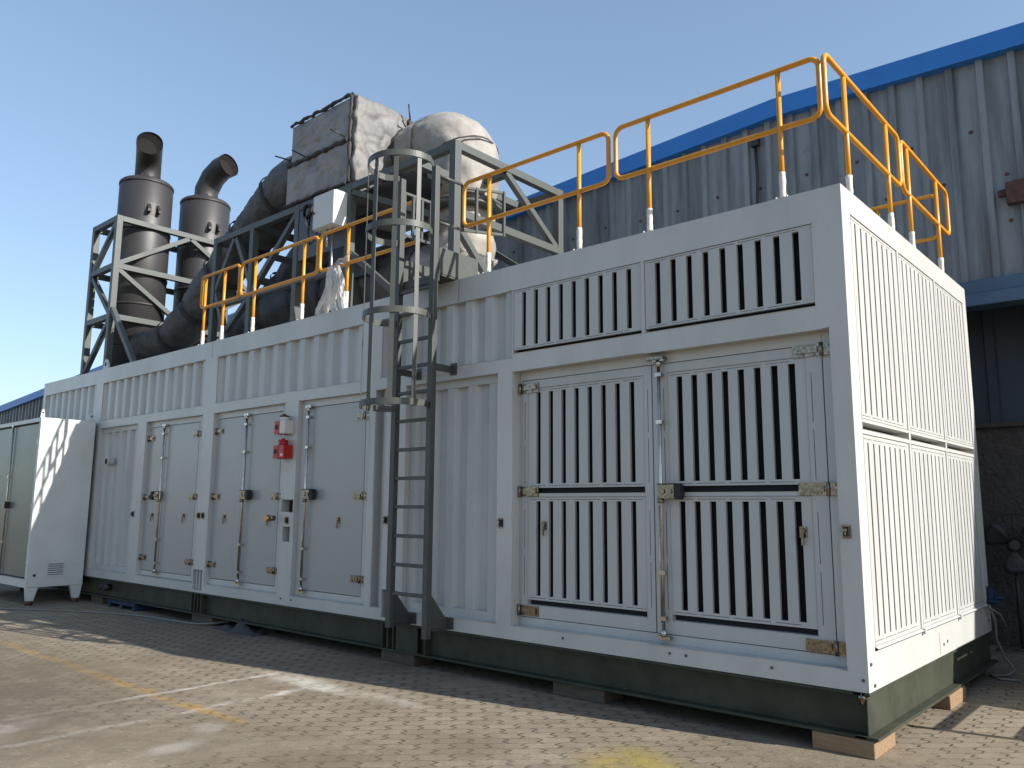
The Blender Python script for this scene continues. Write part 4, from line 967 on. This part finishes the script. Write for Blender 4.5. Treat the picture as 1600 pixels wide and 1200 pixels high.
# blue clamp and hanging cables at the far end corner
m = MB(); m.box(.004,.05,3.30,3.345,.24,.40); m.box(.004,.10,3.26,3.38,.262,.285); m.cyl((.05,3.32,.30),(.13,3.32,.30),.016,8); m.box(.02,.06,3.345,3.42,.33,.36)
tag(top(m.build('pipe_clamp', M['blueplastic'], bevel=.003), (.03,3.32,.27)), 'bright blue clamp at the far lower corner of the louvred end', 'clamp')
m = MB(); m.tube([(.03,3.22,.24),(.06,3.27,.10),(.05,3.3,-.05),(.09,3.34,-.2),(.16,3.38,-.32),(.12,3.30,-.362),(-.0,3.2,-.362),(.1,3.08,-.362),(.25,3.12,-.362)], .011, 7); m.tube([(.03,3.18,.23),(.09,3.33,.16),(.12,3.38,.05)], .008, 6)
tag(top(m.build('hanging_cable', M['cable']), (.05,3.3,0)), 'pale cables hanging below the blue clamp to the ground', 'cable')

for i in range(8):  # unseen pallet stack, added to throw shade on the paving and skid
    z = GZ + i*.145; m = MB()
    for k in range(7): m.box(1.35+k*.165, 1.46+k*.165, 2.36, 3.36, z+.118, z+.14)
    for yy in (2.36, 2.81, 3.26): m.box(1.35, 2.45, yy, yy+.1, z+.001, z+.1175)
    tag(top(m.build('shadow_pallet', M['shade_wood']), (1.9, 2.86, z)), 'unseen timber pallet added to cast shadow right of the louvred end', 'pallet', 'unseen pallets added to cast shadow right of the container')
t = thing('shadow_barrier', 'unseen two-bar barrier added to cast shadow right of the louvred end', 'barrier', (1.2, 1.7, GZ))  # unseen barrier, added for its bar shadows on the paving
for y in (1.21, 2.30):
    m = MB(); m.box(1.175, 1.225, y-.025, y+.025, GZ+.001, GZ+.72); m.build('post', M['ladder'], t)
for z in (.36, .62):
    m = MB(); m.box(1.18, 1.22, 1.236, 2.274, GZ+z-.02, GZ+z+.02); m.build('rail', M['ladder'], t)

# ------------------------------------------------------------------ light, sky, camera
S = Vector((1, .193, .575)).normalized()
el = math.asin(S.z); az = math.atan2(S.x, S.y)
sun = bpy.data.lights.new('sun', 'SUN'); sun.energy = 5.0; sun.angle = R(.5); sun.color = (1, .955, .89)
so = bpy.data.objects.new('sun', sun); COL.objects.link(so); so.rotation_euler = (-S).to_track_quat('-Z', 'Y').to_euler(); so.location = S*40
w = bpy.data.worlds.new('World'); sc.world = w; w.use_nodes = True; t = w.node_tree
sky = t.nodes.new('ShaderNodeTexSky'); sky.sky_type = 'NISHITA'; sky.sun_disc = False; sky.sun_elevation = el; sky.sun_rotation = az
sky.air_density = 1.0; sky.dust_density = 1.2; sky.ozone_density = 1.6; sky.altitude = 0
gm = t.nodes.new('ShaderNodeGamma'); gm.inputs['Gamma'].default_value = .70; t.links.new(sky.outputs[0], gm.inputs['Color'])   # softer zenith-to-horizon contrast of the real hazy air
ml = t.nodes.new('ShaderNodeMix'); ml.data_type = 'RGBA'; ml.blend_type = 'MULTIPLY'; ml.inputs['Factor'].default_value = 1; ml.inputs['B'].default_value = (1.30, 1.43, 1.55, 1)
t.links.new(gm.outputs[0], ml.inputs['A']); t.links.new(ml.outputs['Result'], t.nodes['Background'].inputs['Color']); t.nodes['Background'].inputs['Strength'].default_value = .122

fpx, yaw, pit, roll = 1254.969, .7197156, .1512482, .0065665
cy, sy, cp, sp = math.cos(yaw), math.sin(yaw), math.cos(pit), math.sin(pit)
fw = Vector((-sy*cp, cy*cp, sp)); rt = Vector((cy, sy, 0)); up = rt.cross(fw)
r2 = rt*math.cos(roll)+up*math.sin(roll); u2 = up*math.cos(roll)-rt*math.sin(roll)
cam = bpy.data.cameras.new('camera'); cam.sensor_width = 36; cam.lens = fpx/1600*36; cam.clip_end = 2000; cam.clip_start = .05
co = bpy.data.objects.new('camera', cam); COL.objects.link(co)
Mx = Matrix((r2, u2, -fw)).transposed().to_4x4(); Mx.translation = Vector((1.689739, -5.177994, 1.088888)); co.matrix_world = Mx
sc.camera = co
vs = sc.view_settings; vs.view_transform = 'Standard'; vs.look = 'None'; vs.gamma = 1; vs.exposure = .75; vs.use_curve_mapping = False
sc.cycles.max_bounces = 8
